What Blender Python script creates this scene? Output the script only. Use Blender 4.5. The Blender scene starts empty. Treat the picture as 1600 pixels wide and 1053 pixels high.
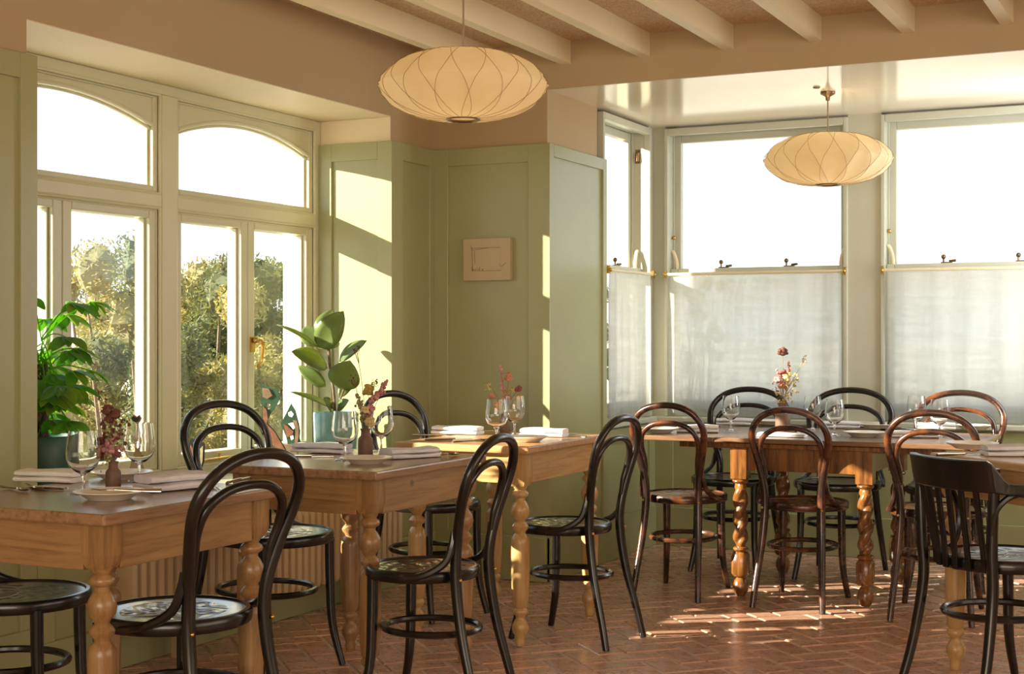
import bpy, bmesh, math, random
from mathutils import Vector, Matrix, geometry
PI = math.pi; C = bpy.context.scene.collection; SC = bpy.context.scene
rnd = random.Random(7)
R = math.radians
# ------------------------------------------------------------------ camera
F = 2254.0; YAW = math.atan(1105/2254); HC = 1.2
RV = Vector((math.cos(YAW), math.sin(YAW), 0)); FV = Vector((-math.sin(YAW), math.cos(YAW), 0))
cam = bpy.data.cameras.new('camera'); co = bpy.data.objects.new('camera', cam); C.objects.link(co)
cam.sensor_width = 36; cam.lens = F/1600*36; cam.clip_end = 900
co.location = (0, 0, HC); co.rotation_euler = (PI/2, 0, YAW); SC.camera = co
# ------------------------------------------------------------------ world, sun, lamps, exposure
SC.view_settings.view_transform = 'Standard'; SC.view_settings.look = 'None'
SC.view_settings.gamma = 1; SC.view_settings.use_curve_mapping = False
SC.view_settings.exposure = 0.45
W = bpy.data.worlds.new('sky'); SC.world = W; W.use_nodes = True
wn = W.node_tree.nodes; wl = W.node_tree.links; wn.clear()
wo = wn.new('ShaderNodeOutputWorld'); bg = wn.new('ShaderNodeBackground'); tc = wn.new('ShaderNodeTexCoord')
sp = wn.new('ShaderNodeSeparateXYZ'); cr = wn.new('ShaderNodeValToRGB')
wl.new(tc.outputs['Generated'], sp.inputs[0]); wl.new(sp.outputs['Z'], cr.inputs[0]); wl.new(cr.outputs[0], bg.inputs[0]); wl.new(bg.outputs[0], wo.inputs[0])
cr.color_ramp.elements[0].position = 0.0; cr.color_ramp.elements[0].color = (0.86, 0.92, 0.99, 1)
cr.color_ramp.elements[1].position = 0.5; cr.color_ramp.elements[1].color = (0.62, 0.78, 1.0, 1)
e = cr.color_ramp.elements.new(0.16); e.color = (0.77, 0.875, 0.98, 1)
bg.inputs[1].default_value = 1.38
SUN_DIR = Vector((1.0, 0.69, -0.41)).normalized()
sl = bpy.data.lights.new('sun', 'SUN'); so = bpy.data.objects.new('sun', sl); C.objects.link(so)
sl.energy = 17.0; sl.color = (1.0, 0.89, 0.72); sl.angle = R(0.55)
so.rotation_euler = SUN_DIR.to_track_quat('-Z', 'Y').to_euler(); so.location = (-12, -6, 6)
def area(name, loc, direction, sx, sy, power, col):
    l = bpy.data.lights.new(name, 'AREA'); l.shape = 'RECTANGLE'; l.size = sx; l.size_y = sy; l.energy = power; l.color = col
    o = bpy.data.objects.new(name, l); C.objects.link(o); o.location = loc
    o.rotation_euler = Vector(direction).to_track_quat('-Z', 'Y').to_euler(); return o
# added unseen fill lamps behind and to the right of the camera, no windows there
area('window_light_front', (0.2, -2.45, 1.55), (0, 1, 0), 4.2, 1.7, 120, (1.0, 0.86, 0.68))
area('window_light_right', (2.45, 3.6, 1.6), (-1, 0, 0), 4.5, 1.6, 45, (1.0, 0.88, 0.72))

area('window_light_bay_side', (-0.54, 7.45, 1.65), (-1, -0.1, 0), 0.55, 1.4, 14, (0.96, 0.98, 1.0))  # added lamp out of view, brightens the pier reveal beyond the sky light
# ------------------------------------------------------------------ pixel helpers (only used to read places off the photograph)
def ray(px, py): return FV + RV*((px-800)/F) + Vector((0, 0, -(py-526.5)/F))
O = Vector((0, 0, HC))
def at(px, py, z): r_ = ray(px, py); return O + r_*((z-HC)/r_.z)
def atd(px, py, d): return O + ray(px, py)*d
# ------------------------------------------------------------------ materials
def mat(name): 
    m = bpy.data.materials.new(name); m.use_nodes = True; n = m.node_tree.nodes; l = m.node_tree.links
    return m, n, l, n['Principled BSDF']
def ramp(n, l, src, stops):
    c = n.new('ShaderNodeValToRGB'); l.new(src, c.inputs[0]); el = c.color_ramp.elements
    el[0].position = stops[0][0]; el[0].color = (*stops[0][1], 1); el[1].position = stops[-1][0]; el[1].color = (*stops[-1][1], 1)
    for p, q in stops[1:-1]: x = el.new(p); x.color = (*q, 1)
    return c.outputs[0]
def noise(n, l, scale, detail=4, vec=(1, 1, 1), coord='Object', dist=0.0, rough=0.55):
    t = n.new('ShaderNodeTexCoord'); mp = n.new('ShaderNodeMapping'); mp.inputs['Scale'].default_value = vec
    x = n.new('ShaderNodeTexNoise'); x.inputs['Scale'].default_value = scale; x.inputs['Detail'].default_value = detail
    x.inputs['Distortion'].default_value = dist; x.inputs['Roughness'].default_value = rough
    l.new(t.outputs[coord], mp.inputs[0]); l.new(mp.outputs[0], x.inputs['Vector']); return x.outputs['Fac']
def bump(n, l, b, src, strength=0.3, dist=0.003):
    x = n.new('ShaderNodeBump'); x.inputs['Strength'].default_value = strength; x.inputs['Distance'].default_value = dist
    l.new(src, x.inputs['Height']); l.new(x.outputs[0], b.inputs['Normal']); return x
def simple(name, col, rough=0.5, var=0.12, scale=6, metal=0, bs=0.0, coat=0.0, vec=(1, 1, 1), spec=None):
    m, n, l, b = mat(name); f = noise(n, l, scale, vec=vec)
    a = tuple(max(0, c*(1-var)) for c in col); z = tuple(min(1, c*(1+var)) for c in col)
    l.new(ramp(n, l, f, [(0.3, a), (0.7, z)]), b.inputs['Base Color'])
    b.inputs['Roughness'].default_value = rough; b.inputs['Metallic'].default_value = metal
    if coat: b.inputs['Coat Weight'].default_value = coat; b.inputs['Coat Roughness'].default_value = 0.15
    if spec is not None: b.inputs['Specular IOR Level'].default_value = spec
    if bs: bump(n, l, b, noise(n, l, scale*12), bs, 0.002)
    return m
M = {}
M['beige'] = simple('beige_paint', (0.47, 0.345, 0.19), 0.55, 0.03, 2, bs=0.05)
M['cream'] = simple('cream_paint', (0.79, 0.68, 0.46), 0.45, 0.03, 2, bs=0.04)
M['gloss'] = simple('gloss_cream_paint', (0.84, 0.74, 0.57), 0.12, 0.02, 1.5)
M['green'] = simple('sage_green_paint', (0.37, 0.37, 0.185), 0.27, 0.04, 2.5, bs=0.04)
M['sash'] = simple('grey_green_window_paint', (0.55, 0.55, 0.44), 0.32, 0.03, 3)
M['frame'] = simple('window_frame_paint', (0.60, 0.575, 0.40), 0.32, 0.03, 3)
M['render'] = simple('white_outer_render', (0.82, 0.80, 0.74), 0.9, 0.05, 14, bs=0.3)
M['brass'] = simple('brass', (0.60, 0.38, 0.10), 0.28, 0.15, 20, metal=1)
M['darkmetal'] = simple('bronze', (0.20, 0.13, 0.07), 0.35, 0.2, 20, metal=1)
M['steel'] = simple('steel', (0.62, 0.60, 0.56), 0.22, 0.08, 20, metal=1)
M['plate'] = simple('cream_glaze', (0.84, 0.80, 0.70), 0.22, 0.04, 10, coat=0.4)
M['linen'] = simple('grey_linen', (0.70, 0.69, 0.73), 0.9, 0.06, 40, bs=0.4)
M['white_linen'] = simple('white_linen', (0.86, 0.84, 0.82), 0.9, 0.05, 40, bs=0.4)
M['stoneware'] = simple('brown_stoneware', (0.15, 0.082, 0.05), 0.55, 0.2, 30, bs=0.2)
M['teal'] = simple('teal_glaze', (0.19, 0.38, 0.36), 0.25, 0.3, 9, coat=0.5)
M['deepgreen'] = simple('deep_green_glaze', (0.020, 0.085, 0.06), 0.4, 0.35, 9)
M['soil'] = simple('soil', (0.05, 0.03, 0.02), 0.95, 0.3, 60, bs=0.8)
M['bark'] = simple('bark', (0.16, 0.11, 0.07), 0.85, 0.35, 40, bs=0.5)
M['stem'] = simple('dry_stem', (0.20, 0.16, 0.07), 0.8, 0.2, 30)
M['radiator'] = simple('radiator_enamel', (0.62, 0.47, 0.28), 0.4, 0.05, 5)
M['cord'] = simple('grey_cord', (0.28, 0.22, 0.15), 0.7, 0.1, 20)
M['mortar'] = simple('mortar', (0.56, 0.43, 0.34), 0.9, 0.2, 30, bs=0.5)
M['art'] = simple('cream_art_paper', (0.52, 0.42, 0.27), 0.8, 0.03, 10)
M['artline'] = simple('sepia_line', (0.24, 0.15, 0.08), 0.8, 0.1, 20)
for nm, c in dict(fl_pink=(0.52, 0.24, 0.23), fl_rust=(0.48, 0.21, 0.13), fl_cream=(0.62, 0.48, 0.22), fl_brown=(0.14, 0.05, 0.03), fl_ochre=(0.46, 0.30, 0.08), fl_sage=(0.30, 0.28, 0.14), fl_plum=(0.26, 0.08, 0.08)).items():
    M[nm] = simple(nm.replace('fl_', 'dried_petal_'), c, 0.85, 0.3, 60)
def wood(name, c0, c1, c2, rough, coat, gv=(1, 14, 14), knots=True):
    m, n, l, b = mat(name)
    g = noise(n, l, 3.2, 6, gv, dist=0.6); f = noise(n, l, 24, 3, gv)
    mx = n.new('ShaderNodeMath'); mx.operation = 'MULTIPLY_ADD'; l.new(f, mx.inputs[0]); mx.inputs[1].default_value = 0.25; l.new(g, mx.inputs[2])
    col = ramp(n, l, mx.outputs[0], [(0.42, c0), (0.62, c1), (0.85, c2)])
    if knots:
        t = n.new('ShaderNodeTexCoord'); v = n.new('ShaderNodeTexVoronoi'); v.inputs['Scale'].default_value = 4.5; l.new(t.outputs['Object'], v.inputs['Vector'])
        k = ramp(n, l, v.outputs['Distance'], [(0.0, (0.0, 0.0, 0.0)), (0.045, (0.35, 0.35, 0.35)), (0.07, (1, 1, 1))])
        q = n.new('ShaderNodeMix'); q.data_type = 'RGBA'; q.blend_type = 'MULTIPLY'; q.inputs[0].default_value = 0.6; l.new(col, q.inputs[6]); l.new(k, q.inputs[7]); col = q.outputs[2]
    l.new(col, b.inputs['Base Color']); b.inputs['Roughness'].default_value = rough
    b.inputs['Coat Weight'].default_value = coat; b.inputs['Coat Roughness'].default_value = 0.22
    bump(n, l, b, f, 0.12, 0.002); return m
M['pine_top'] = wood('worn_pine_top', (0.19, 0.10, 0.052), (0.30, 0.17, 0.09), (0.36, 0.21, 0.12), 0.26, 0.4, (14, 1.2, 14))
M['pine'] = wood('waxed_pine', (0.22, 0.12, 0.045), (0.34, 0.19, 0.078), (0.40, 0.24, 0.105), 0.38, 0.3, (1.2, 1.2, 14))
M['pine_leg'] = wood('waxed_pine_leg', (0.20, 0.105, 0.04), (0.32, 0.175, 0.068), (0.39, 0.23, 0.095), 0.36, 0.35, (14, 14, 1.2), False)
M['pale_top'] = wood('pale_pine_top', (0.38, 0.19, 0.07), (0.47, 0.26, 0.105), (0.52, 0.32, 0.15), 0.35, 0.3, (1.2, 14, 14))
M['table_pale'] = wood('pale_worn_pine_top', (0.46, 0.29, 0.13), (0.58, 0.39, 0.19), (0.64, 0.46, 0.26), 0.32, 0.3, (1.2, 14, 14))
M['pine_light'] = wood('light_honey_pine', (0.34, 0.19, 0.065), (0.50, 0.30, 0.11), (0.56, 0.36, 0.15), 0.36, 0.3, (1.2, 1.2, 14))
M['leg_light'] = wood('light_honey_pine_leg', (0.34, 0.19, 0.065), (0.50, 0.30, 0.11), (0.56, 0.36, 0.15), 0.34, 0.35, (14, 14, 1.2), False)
M['oak'] = wood('oak_shellac', (0.075, 0.026, 0.007), (0.19, 0.072, 0.015), (0.28, 0.12, 0.026), 0.25, 0.6, (14, 14, 1.2), False)
M['oak_top'] = wood('oak_top', (0.09, 0.045, 0.024), (0.18, 0.095, 0.05), (0.25, 0.14, 0.075), 0.26, 0.5, (1.2, 14, 14), False)
def chairwood(name, dark, worn, thr):
    m, n, l, b = mat(name); f = noise(n, l, 7, 6, dist=0.5, rough=0.65)
    l.new(ramp(n, l, f, [(thr, dark), (thr+0.22, worn)]), b.inputs['Base Color'])
    b.inputs['Roughness'].default_value = 0.27; b.inputs['Coat Weight'].default_value = 0.2; b.inputs['Coat Roughness'].default_value = 0.12
    bump(n, l, b, noise(n, l, 70), 0.06, 0.002); return m
M['ch_black'] = chairwood('dark_bentwood', (0.008, 0.006, 0.005), (0.045, 0.019, 0.009), 0.56)
M['ch_brown'] = chairwood('brown_bentwood', (0.022, 0.010, 0.007), (0.17, 0.052, 0.016), 0.46)
def seatmat(name, c0, c1):
    m, n, l, b = mat(name)
    t = n.new('ShaderNodeTexCoord'); s = n.new('ShaderNodeSeparateXYZ'); l.new(t.outputs['Object'], s.inputs[0])
    def mt(op, a, b_=None, c=None):
        x = n.new('ShaderNodeMath'); x.operation = op
        for i, v in enumerate((a, b_, c)):
            if v is None: continue
            if isinstance(v, (int, float)): x.inputs[i].default_value = v
            else: l.new(v, x.inputs[i])
        return x.outputs[0]
    th = mt('ARCTAN2', s.outputs[1], s.outputs[0]); r = mt('SQRT', mt('ADD', mt('MULTIPLY', s.outputs[0], s.outputs[0]), mt('MULTIPLY', s.outputs[1], s.outputs[1])))
    a1 = mt('SINE', mt('ADD', mt('MULTIPLY', th, 11), mt('MULTIPLY', r, 60))); a2 = mt('SINE', mt('SUBTRACT', mt('MULTIPLY', mt('SINE', mt('MULTIPLY', th, 5)), 3.0), mt('MULTIPLY', r, 130)))
    msk = mt('MULTIPLY', mt('LESS_THAN', r, 0.142), 1); rim = mt('MULTIPLY', mt('GREATER_THAN', mt('ABSOLUTE', mt('SUBTRACT', r, 0.15)), 0.004), 0.6)
    hgt = mt('ADD', mt('MULTIPLY', mt('ADD', mt('MULTIPLY', a1, 0.5), mt('MULTIPLY', a2, 0.5)), msk), rim)
    l.new(ramp(n, l, noise(n, l, 9, 5), [(0.4, c0), (0.7, c1)]), b.inputs['Base Color'])
    b.inputs['Roughness'].default_value = 0.26; b.inputs['Coat Weight'].default_value = 0.9; b.inputs['Coat Roughness'].default_value = 0.16
    x = bump(n, l, b, hgt, 0.5, 0.003); l.new(x.outputs[0], b.inputs['Coat Normal']); return m
M['seat_black'] = seatmat('dark_embossed_seat', (0.028, 0.016, 0.010), (0.10, 0.05, 0.025))
M['seat_brown'] = seatmat('brown_embossed_seat', (0.08, 0.03, 0.013), (0.20, 0.08, 0.03))
# brick
m, n, l, b = mat('terracotta_brick'); oi = n.new('ShaderNodeObjectInfo'); at_ = n.new('ShaderNodeAttribute'); at_.attribute_name = 'tone'
ad = n.new('ShaderNodeMath'); ad.operation = 'ADD'; l.new(oi.outputs['Random'], ad.inputs[0]); l.new(at_.outputs['Fac'], ad.inputs[1])
fr = n.new('ShaderNodeMath'); fr.operation = 'FRACT'; l.new(ad.outputs[0], fr.inputs[0])
f1 = noise(n, l, 3.0, 6, coord='Generated', dist=0.4); f2 = noise(n, l, 11, 7, coord='Object', rough=0.7)
tone = ramp(n, l, fr.outputs[0], [(0.0, (0.50, 0.26, 0.17)), (0.35, (0.60, 0.33, 0.22)), (0.7, (0.55, 0.32, 0.23)), (1.0, (0.66, 0.38, 0.26))])
wr = ramp(n, l, f2, [(0.28, (0.84, 0.82, 0.80)), (0.55, (1, 1, 1)), (0.8, (1.12, 1.1, 1.08))])
q = n.new('ShaderNodeMix'); q.data_type = 'RGBA'; q.blend_type = 'MULTIPLY'; q.inputs[0].default_value = 1; l.new(tone, q.inputs[6]); l.new(wr, q.inputs[7])
l.new(q.outputs[2], b.inputs['Base Color'])
rr = n.new('ShaderNodeMapRange'); l.new(f2, rr.inputs[0]); rr.inputs[1].default_value = 0.3; rr.inputs[2].default_value = 0.7; rr.inputs[3].default_value = 0.22; rr.inputs[4].default_value = 0.36; l.new(rr.outputs[0], b.inputs['Roughness'])
bump(n, l, b, noise(n, l, 9, 3), 0.12, 0.004); b.inputs['Coat Weight'].default_value = 0.45; b.inputs['Coat Roughness'].default_value = 0.2; M['brick'] = m
# woodwool ceiling board
m, n, l, b = mat('woodwool_board'); f1 = noise(n, l, 90, 5, dist=1.5); l.new(ramp(n, l, f1, [(0.35, (0.55, 0.35, 0.20)), (0.55, (0.82, 0.58, 0.37)), (0.75, (0.90, 0.70, 0.48))]), b.inputs['Base Color'])
b.inputs['Roughness'].default_value = 0.95; bump(n, l, b, f1, 0.9, 0.012); M['ceil'] = m
# pane glass: thin sheet, clear with fresnel reflection
def glassmat(name, tint, edge=None, rough=0.0):
    m, n, l, b = mat(name); n.remove(b); out = n['Material Output']
    tr = n.new('ShaderNodeBsdfTransparent'); gl = n.new('ShaderNodeBsdfGlossy'); gl.inputs['Roughness'].default_value = rough
    fz = n.new('ShaderNodeLayerWeight'); fz.inputs[0].default_value = 0.5; mx = n.new('ShaderNodeMixShader')
    pw_ = n.new('ShaderNodeMath'); pw_.operation = 'POWER'; l.new(fz.outputs['Facing'], pw_.inputs[0]); pw_.inputs[1].default_value = 5.0
    ma = n.new('ShaderNodeMath'); ma.operation = 'MULTIPLY_ADD'; l.new(pw_.outputs[0], ma.inputs[0]); ma.inputs[1].default_value = 0.8; ma.inputs[2].default_value = 0.035
    l.new(ma.outputs[0], mx.inputs[0]); l.new(tr.outputs[0], mx.inputs[1]); l.new(gl.outputs[0], mx.inputs[2]); l.new(mx.outputs[0], out.inputs[0])
    if edge:
        lw = n.new('ShaderNodeLayerWeight'); lw.inputs[0].default_value = 0.35
        l.new(ramp(n, l, lw.outputs['Facing'], [(0.0, tint), (0.65, tint), (1.0, edge)]), tr.inputs[0])
    else: tr.inputs[0].default_value = (*tint, 1)
    return m
M['pane'] = glassmat('window_glass', (0.97, 0.985, 0.98))
m, n, l, b = mat('drinking_glass'); b.inputs['Transmission Weight'].default_value = 1; b.inputs['Roughness'].default_value = 0.0; b.inputs['IOR'].default_value = 1.47; b.inputs['Base Color'].default_value = (0.98, 0.98, 0.97, 1); M['wine'] = m
# sheer cafe curtain
m, n, l, b = mat('sheer_curtain'); n.remove(b); out = n['Material Output']
tr = n.new('ShaderNodeBsdfTransparent'); df = n.new('ShaderNodeBsdfDiffuse'); tl = n.new('ShaderNodeBsdfTranslucent'); a = n.new('ShaderNodeMixShader'); z = n.new('ShaderNodeMixShader')
df.inputs[0].default_value = (0.80, 0.79, 0.72, 1); tl.inputs[0].default_value = (0.80, 0.80, 0.75, 1); a.inputs[0].default_value = 0.68
wv1 = noise(n, l, 30, 4, (1, 1, 0.08)); wv2 = noise(n, l, 30, 4, (0.08, 0.08, 1))
mm = n.new('ShaderNodeMath'); mm.operation = 'ADD'; l.new(wv1, mm.inputs[0]); l.new(wv2, mm.inputs[1])
mr = n.new('ShaderNodeMapRange'); l.new(mm.outputs[0], mr.inputs[0]); mr.inputs[1].default_value = 0.7; mr.inputs[2].default_value = 1.3; mr.inputs[3].default_value = 0.66; mr.inputs[4].default_value = 0.84
l.new(df.outputs[0], a.inputs[1]); l.new(tl.outputs[0], a.inputs[2]); l.new(mr.outputs[0], z.inputs[0]); l.new(tr.outputs[0], z.inputs[1]); l.new(a.outputs[0], z.inputs[2]); l.new(z.outputs[0], out.inputs[0]); M['curtain'] = m
# translucent lamp shade
m, n, l, b = mat('lamp_shade_skin'); n.remove(b); out = n['Material Output']
df = n.new('ShaderNodeBsdfDiffuse'); tl = n.new('ShaderNodeBsdfTranslucent'); a = n.new('ShaderNodeMixShader'); a.inputs[0].default_value = 0.45
f = noise(n, l, 5, 3); col = ramp(n, l, f, [(0.3, (0.80, 0.69, 0.47)), (0.7, (0.86, 0.77, 0.57))]); l.new(col, df.inputs[0]); l.new(col, tl.inputs[0])
l.new(df.outputs[0], a.inputs[1]); l.new(tl.outputs[0], a.inputs[2]); l.new(a.outputs[0], out.inputs[0]); M['shade'] = m
M['wire'] = simple('lamp_wire', (0.36, 0.24, 0.11), 0.6, 0.1, 20)
def leafmat(name, c0, c1, trans, rough=0.35, scale=6):
    m, n, l, b = mat(name); out = n['Material Output']; tl = n.new('ShaderNodeBsdfTranslucent'); a = n.new('ShaderNodeMixShader'); a.inputs[0].default_value = trans
    f = noise(n, l, scale, 4); c = ramp(n, l, f, [(0.3, c0), (0.7, c1)]); l.new(c, b.inputs['Base Color'])
    cc = n.new('ShaderNodeMix'); cc.data_type = 'RGBA'; cc.blend_type = 'MULTIPLY'; cc.inputs[0].default_value = 1; l.new(c, cc.inputs[6]); cc.inputs[7].default_value = (2.2, 1.9, 0.7, 1); l.new(cc.outputs[2], tl.inputs[0])
    b.inputs['Roughness'].default_value = rough; l.new(b.outputs[0], a.inputs[1]); l.new(tl.outputs[0], a.inputs[2]); l.new(a.outputs[0], out.inputs[0]); return m
M['leaf'] = leafmat('glossy_leaf', (0.13, 0.18, 0.06), (0.20, 0.27, 0.09), 0.45, 0.3)
M['leaf2'] = leafmat('bright_leaf', (0.09, 0.26, 0.03), (0.20, 0.44, 0.06), 0.62, 0.35)
M['leaf3'] = leafmat('lime_leaf', (0.17, 0.30, 0.03), (0.30, 0.46, 0.07), 0.65, 0.35)
M['fol_gold'] = leafmat('golden_foliage', (0.17, 0.165, 0.065), (0.33, 0.30, 0.14), 0.3, 0.8, 1.1)
M['fol_green'] = leafmat('olive_foliage', (0.07, 0.095, 0.045), (0.19, 0.20, 0.095), 0.3, 0.8, 1.1)
M['fol_pink'] = leafmat('russet_foliage', (0.36, 0.20, 0.13), (0.50, 0.36, 0.24), 0.25, 0.8, 1.1)
M['ground'] = simple('dry_grass_ground', (0.56, 0.50, 0.38), 0.95, 0.3, 0.5, bs=0.2)
M['path'] = simple('pale_path', (0.62, 0.60, 0.58), 0.9, 0.15, 1.2)
M['cut_green'] = simple('green_painted_card', (0.035, 0.10, 0.05), 0.6, 0.3, 30)
M['cut_rust'] = simple('rust_painted_card', (0.32, 0.13, 0.07), 0.7, 0.25, 50)
M['cut_tan'] = simple('tan_painted_card', (0.30, 0.20, 0.12), 0.7, 0.25, 40)
M['cut_lime'] = simple('lime_painted_card', (0.50, 0.48, 0.08), 0.6, 0.2, 40)
M['cut_cream'] = simple('cream_painted_card', (0.52, 0.47, 0.28), 0.6, 0.2, 40)
M['cut_black'] = simple('black_outline_card', (0.02, 0.018, 0.015), 0.6, 0.2, 40)

# ------------------------------------------------------------------ mesh builder
class MB:
    def __init__(s): s.v = []; s.f = []; s.s = []
    def add(s, vs, fs, smooth=False, M_=None):
        k = len(s.v); s.v += [tuple(M_ @ Vector(p)) for p in vs] if M_ else [tuple(p) for p in vs]
        s.f += [tuple(i+k for i in q) for q in fs]; s.s += [smooth]*len(fs); return s
    def box(s, x0, y0, z0, x1, y1, z1, M_=None):
        x0, x1 = min(x0, x1), max(x0, x1); y0, y1 = min(y0, y1), max(y0, y1); z0, z1 = min(z0, z1), max(z0, z1)
        vs = [(x, y, z) for z in (z0, z1) for y in (y0, y1) for x in (x0, x1)]
        return s.add(vs, [(0, 2, 3, 1), (4, 5, 7, 6), (0, 1, 5, 4), (2, 6, 7, 3), (0, 4, 6, 2), (1, 3, 7, 5)], False, M_)
    def tube(s, path, rad, n=10, closed=False, cap=True, M_=None, flat=1.0):
        P = [Vector(p) for p in path]; N = len(P)
        rads = rad if isinstance(rad, (list, tuple)) else [rad]*N
        T = []
        for i in range(N):
            a = P[(i-1) % N] if (closed or i > 0) else P[i]; b_ = P[(i+1) % N] if (closed or i < N-1) else P[i]
            T.append((b_-a).normalized())
        u = T[0].orthogonal().normalized(); vs = []
        for i in range(N):
            u = (u - T[i]*u.dot(T[i])).normalized(); w = T[i].cross(u)
            for k in range(n):
                a = 2*PI*k/n; vs.append(P[i] + (u*math.cos(a) + w*math.sin(a)*flat)*rads[i])
        fs = []
        for i in range(N if closed else N-1):
            j = (i+1) % N
            for k in range(n): fs.append((i*n+k, i*n+(k+1) % n, j*n+(k+1) % n, j*n+k))
        if cap and not closed: fs.append(tuple(range(n-1, -1, -1))); fs.append(tuple((N-1)*n+k for k in range(n)))
        return s.add(vs, fs, True, M_)
    def lathe(s, prof, n=24, o=(0, 0, 0), M_=None, fn=None):
        vs = []; fs = []
        for r_, z_ in prof:
            for k in range(n):
                a = 2*PI*k/n; q = fn(a, r_, z_) if fn else r_
                vs.append((o[0]+q*math.cos(a), o[1]+q*math.sin(a), o[2]+z_))
        for i in range(len(prof)-1):
            for k in range(n): fs.append((i*n+k, i*n+(k+1) % n, (i+1)*n+(k+1) % n, (i+1)*n+k))
        if prof[0][0] > 1e-4: fs.append(tuple(range(n-1, -1, -1)))
        if prof[-1][0] > 1e-4: fs.append(tuple((len(prof)-1)*n+k for k in range(n)))
        return s.add(vs, fs, True, M_)
    def poly(s, outer, holes, t, M_):                     # flat board with holes in local XZ, thickness t in y
        loops = [[Vector((p[0], p[1], 0)) for p in outer]] + [[Vector((p[0], p[1], 0)) for p in h] for h in holes]
        tris = geometry.tessellate_polygon(loops); flat = [p for L in loops for p in L]; N = len(flat)
        vs = [(p.x, -t/2, p.y) for p in flat] + [(p.x, t/2, p.y) for p in flat]; fs = []
        for a, b_, c in tris: fs.append((a, b_, c)); fs.append((c+N, b_+N, a+N))
        k = 0
        for L in loops:
            m_ = len(L)
            for i in range(m_): fs.append((k+i, k+(i+1) % m_, k+(i+1) % m_+N, k+i+N))
            k += m_
        return s.add(vs, fs, False, M_)
    def ball(s, c, r_, n=8, sq=(1, 1, 1), jit=0.0):
        vs = []; fs = []; m_ = max(4, n//2+1)
        for i in range(m_+1):
            for k in range(n):
                a = 2*PI*k/n; b_ = PI*i/m_; q = r_*(1+rnd.uniform(-jit, jit))
                vs.append((c[0]+q*sq[0]*math.sin(b_)*math.cos(a), c[1]+q*sq[1]*math.sin(b_)*math.sin(a), c[2]-q*sq[2]*math.cos(b_)))
        for i in range(m_):
            for k in range(n): fs.append((i*n+k, i*n+(k+1) % n, (i+1)*n+(k+1) % n, (i+1)*n+k))
        return s.add(vs, fs, True)
    def mesh(s, name, m_):
        me = bpy.data.meshes.new(name); me.from_pydata(s.v, [], s.f); me.polygons.foreach_set('use_smooth', s.s)
        bm = bmesh.new(); bm.from_mesh(me); bmesh.ops.recalc_face_normals(bm, faces=bm.faces); bm.to_mesh(me); bm.free()
        if any(s.s): me.set_sharp_from_angle(angle=R(42))
        me.materials.append(m_); return me
def link(name, me, parent=None, loc=None, rot=None, scale=None):
    o = bpy.data.objects.new(name, me); C.objects.link(o)
    if parent: o.parent = parent
    if loc is not None: o.location = loc
    if rot is not None: o.rotation_euler = rot
    if scale is not None: o.scale = scale
    return o
def obj(name, mb, m_, parent=None, bev=0, **k):
    o = link(name, mb.mesh(name, M[m_] if isinstance(m_, str) else m_), parent, **k)
    if bev: md = o.modifiers.new('bevel', 'BEVEL'); md.width = bev; md.segments = 2; md.limit_method = 'ANGLE'; md.angle_limit = R(50)
    return o
def thing(name, label, cat, loc=(0, 0, 0), rz=0, group=None):
    o = bpy.data.objects.new(name, None); C.objects.link(o); o.location = loc; o.rotation_euler = (0, 0, rz); o.empty_display_size = 0.1
    return tag(o, label, cat, group)
def tag(o, label, cat, group=None):
    o['label'] = label; o['category'] = cat
    if group: o['group'] = group
    return o
def struct(name, mb, m_, label=None, **k):
    o = obj(name, mb, m_, **k) if mb else link(name, None); o['kind'] = 'structure'
    if label: o['label'] = label
    return o
def catmull(pts, k=6, closed=False):
    P = [Vector(p) for p in pts]; N = len(P); out = []
    for i in range(N if closed else N-1):
        g = lambda j: P[j % N] if closed else P[min(max(j, 0), N-1)]
        a, b_, c, d = g(i-1), g(i), g(i+1), g(i+2)
        for q in range(k):
            t = q/k; out.append(0.5*((2*b_)+(c-a)*t+(2*a-5*b_+4*c-d)*t*t+(3*b_-a-3*c+d)*t**3))
    if not closed: out.append(P[-1])
    return out
def lerp_list(vals, k): 
    out = []
    for i in range(len(vals)-1):
        for q in range(k): out.append(vals[i]+(vals[i+1]-vals[i])*q/k)
    return out+[vals[-1]]

# ------------------------------------------------------------------ room shell
XW, XO, XF = -3.60, -4.185, -4.05         # left wall plane, its outer face, window plane
YB, BAYC, CEIL, JB = 6.427, 2.415, 2.64, 2.53
YJ0, YJ1, SILL, SOF = 3.636, 6.01, 0.60, 2.27
PANH = 2.147
BX0, BX1, BY = -2.96, -0.51, 7.90
fl = MB().box(-4.3, -2.6, -0.25, 2.7, 8.3, -0.0045); floor = struct('floor', fl, 'mortar', 'terracotta brick floor laid in a diagonal herringbone')
w = MB(); w.box(XO, -2.6, 0, XW, YJ0, 2.9).box(XO, YJ1, 0, XW, 6.85, 2.9).box(XO, YJ0, 0, XW, YJ1, SILL-0.03).box(XO, YJ0, SOF, XW, YJ1, 2.9)
wall_left = struct('wall_left', w, 'beige', 'beige wall on the left with a deep window recess')
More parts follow.
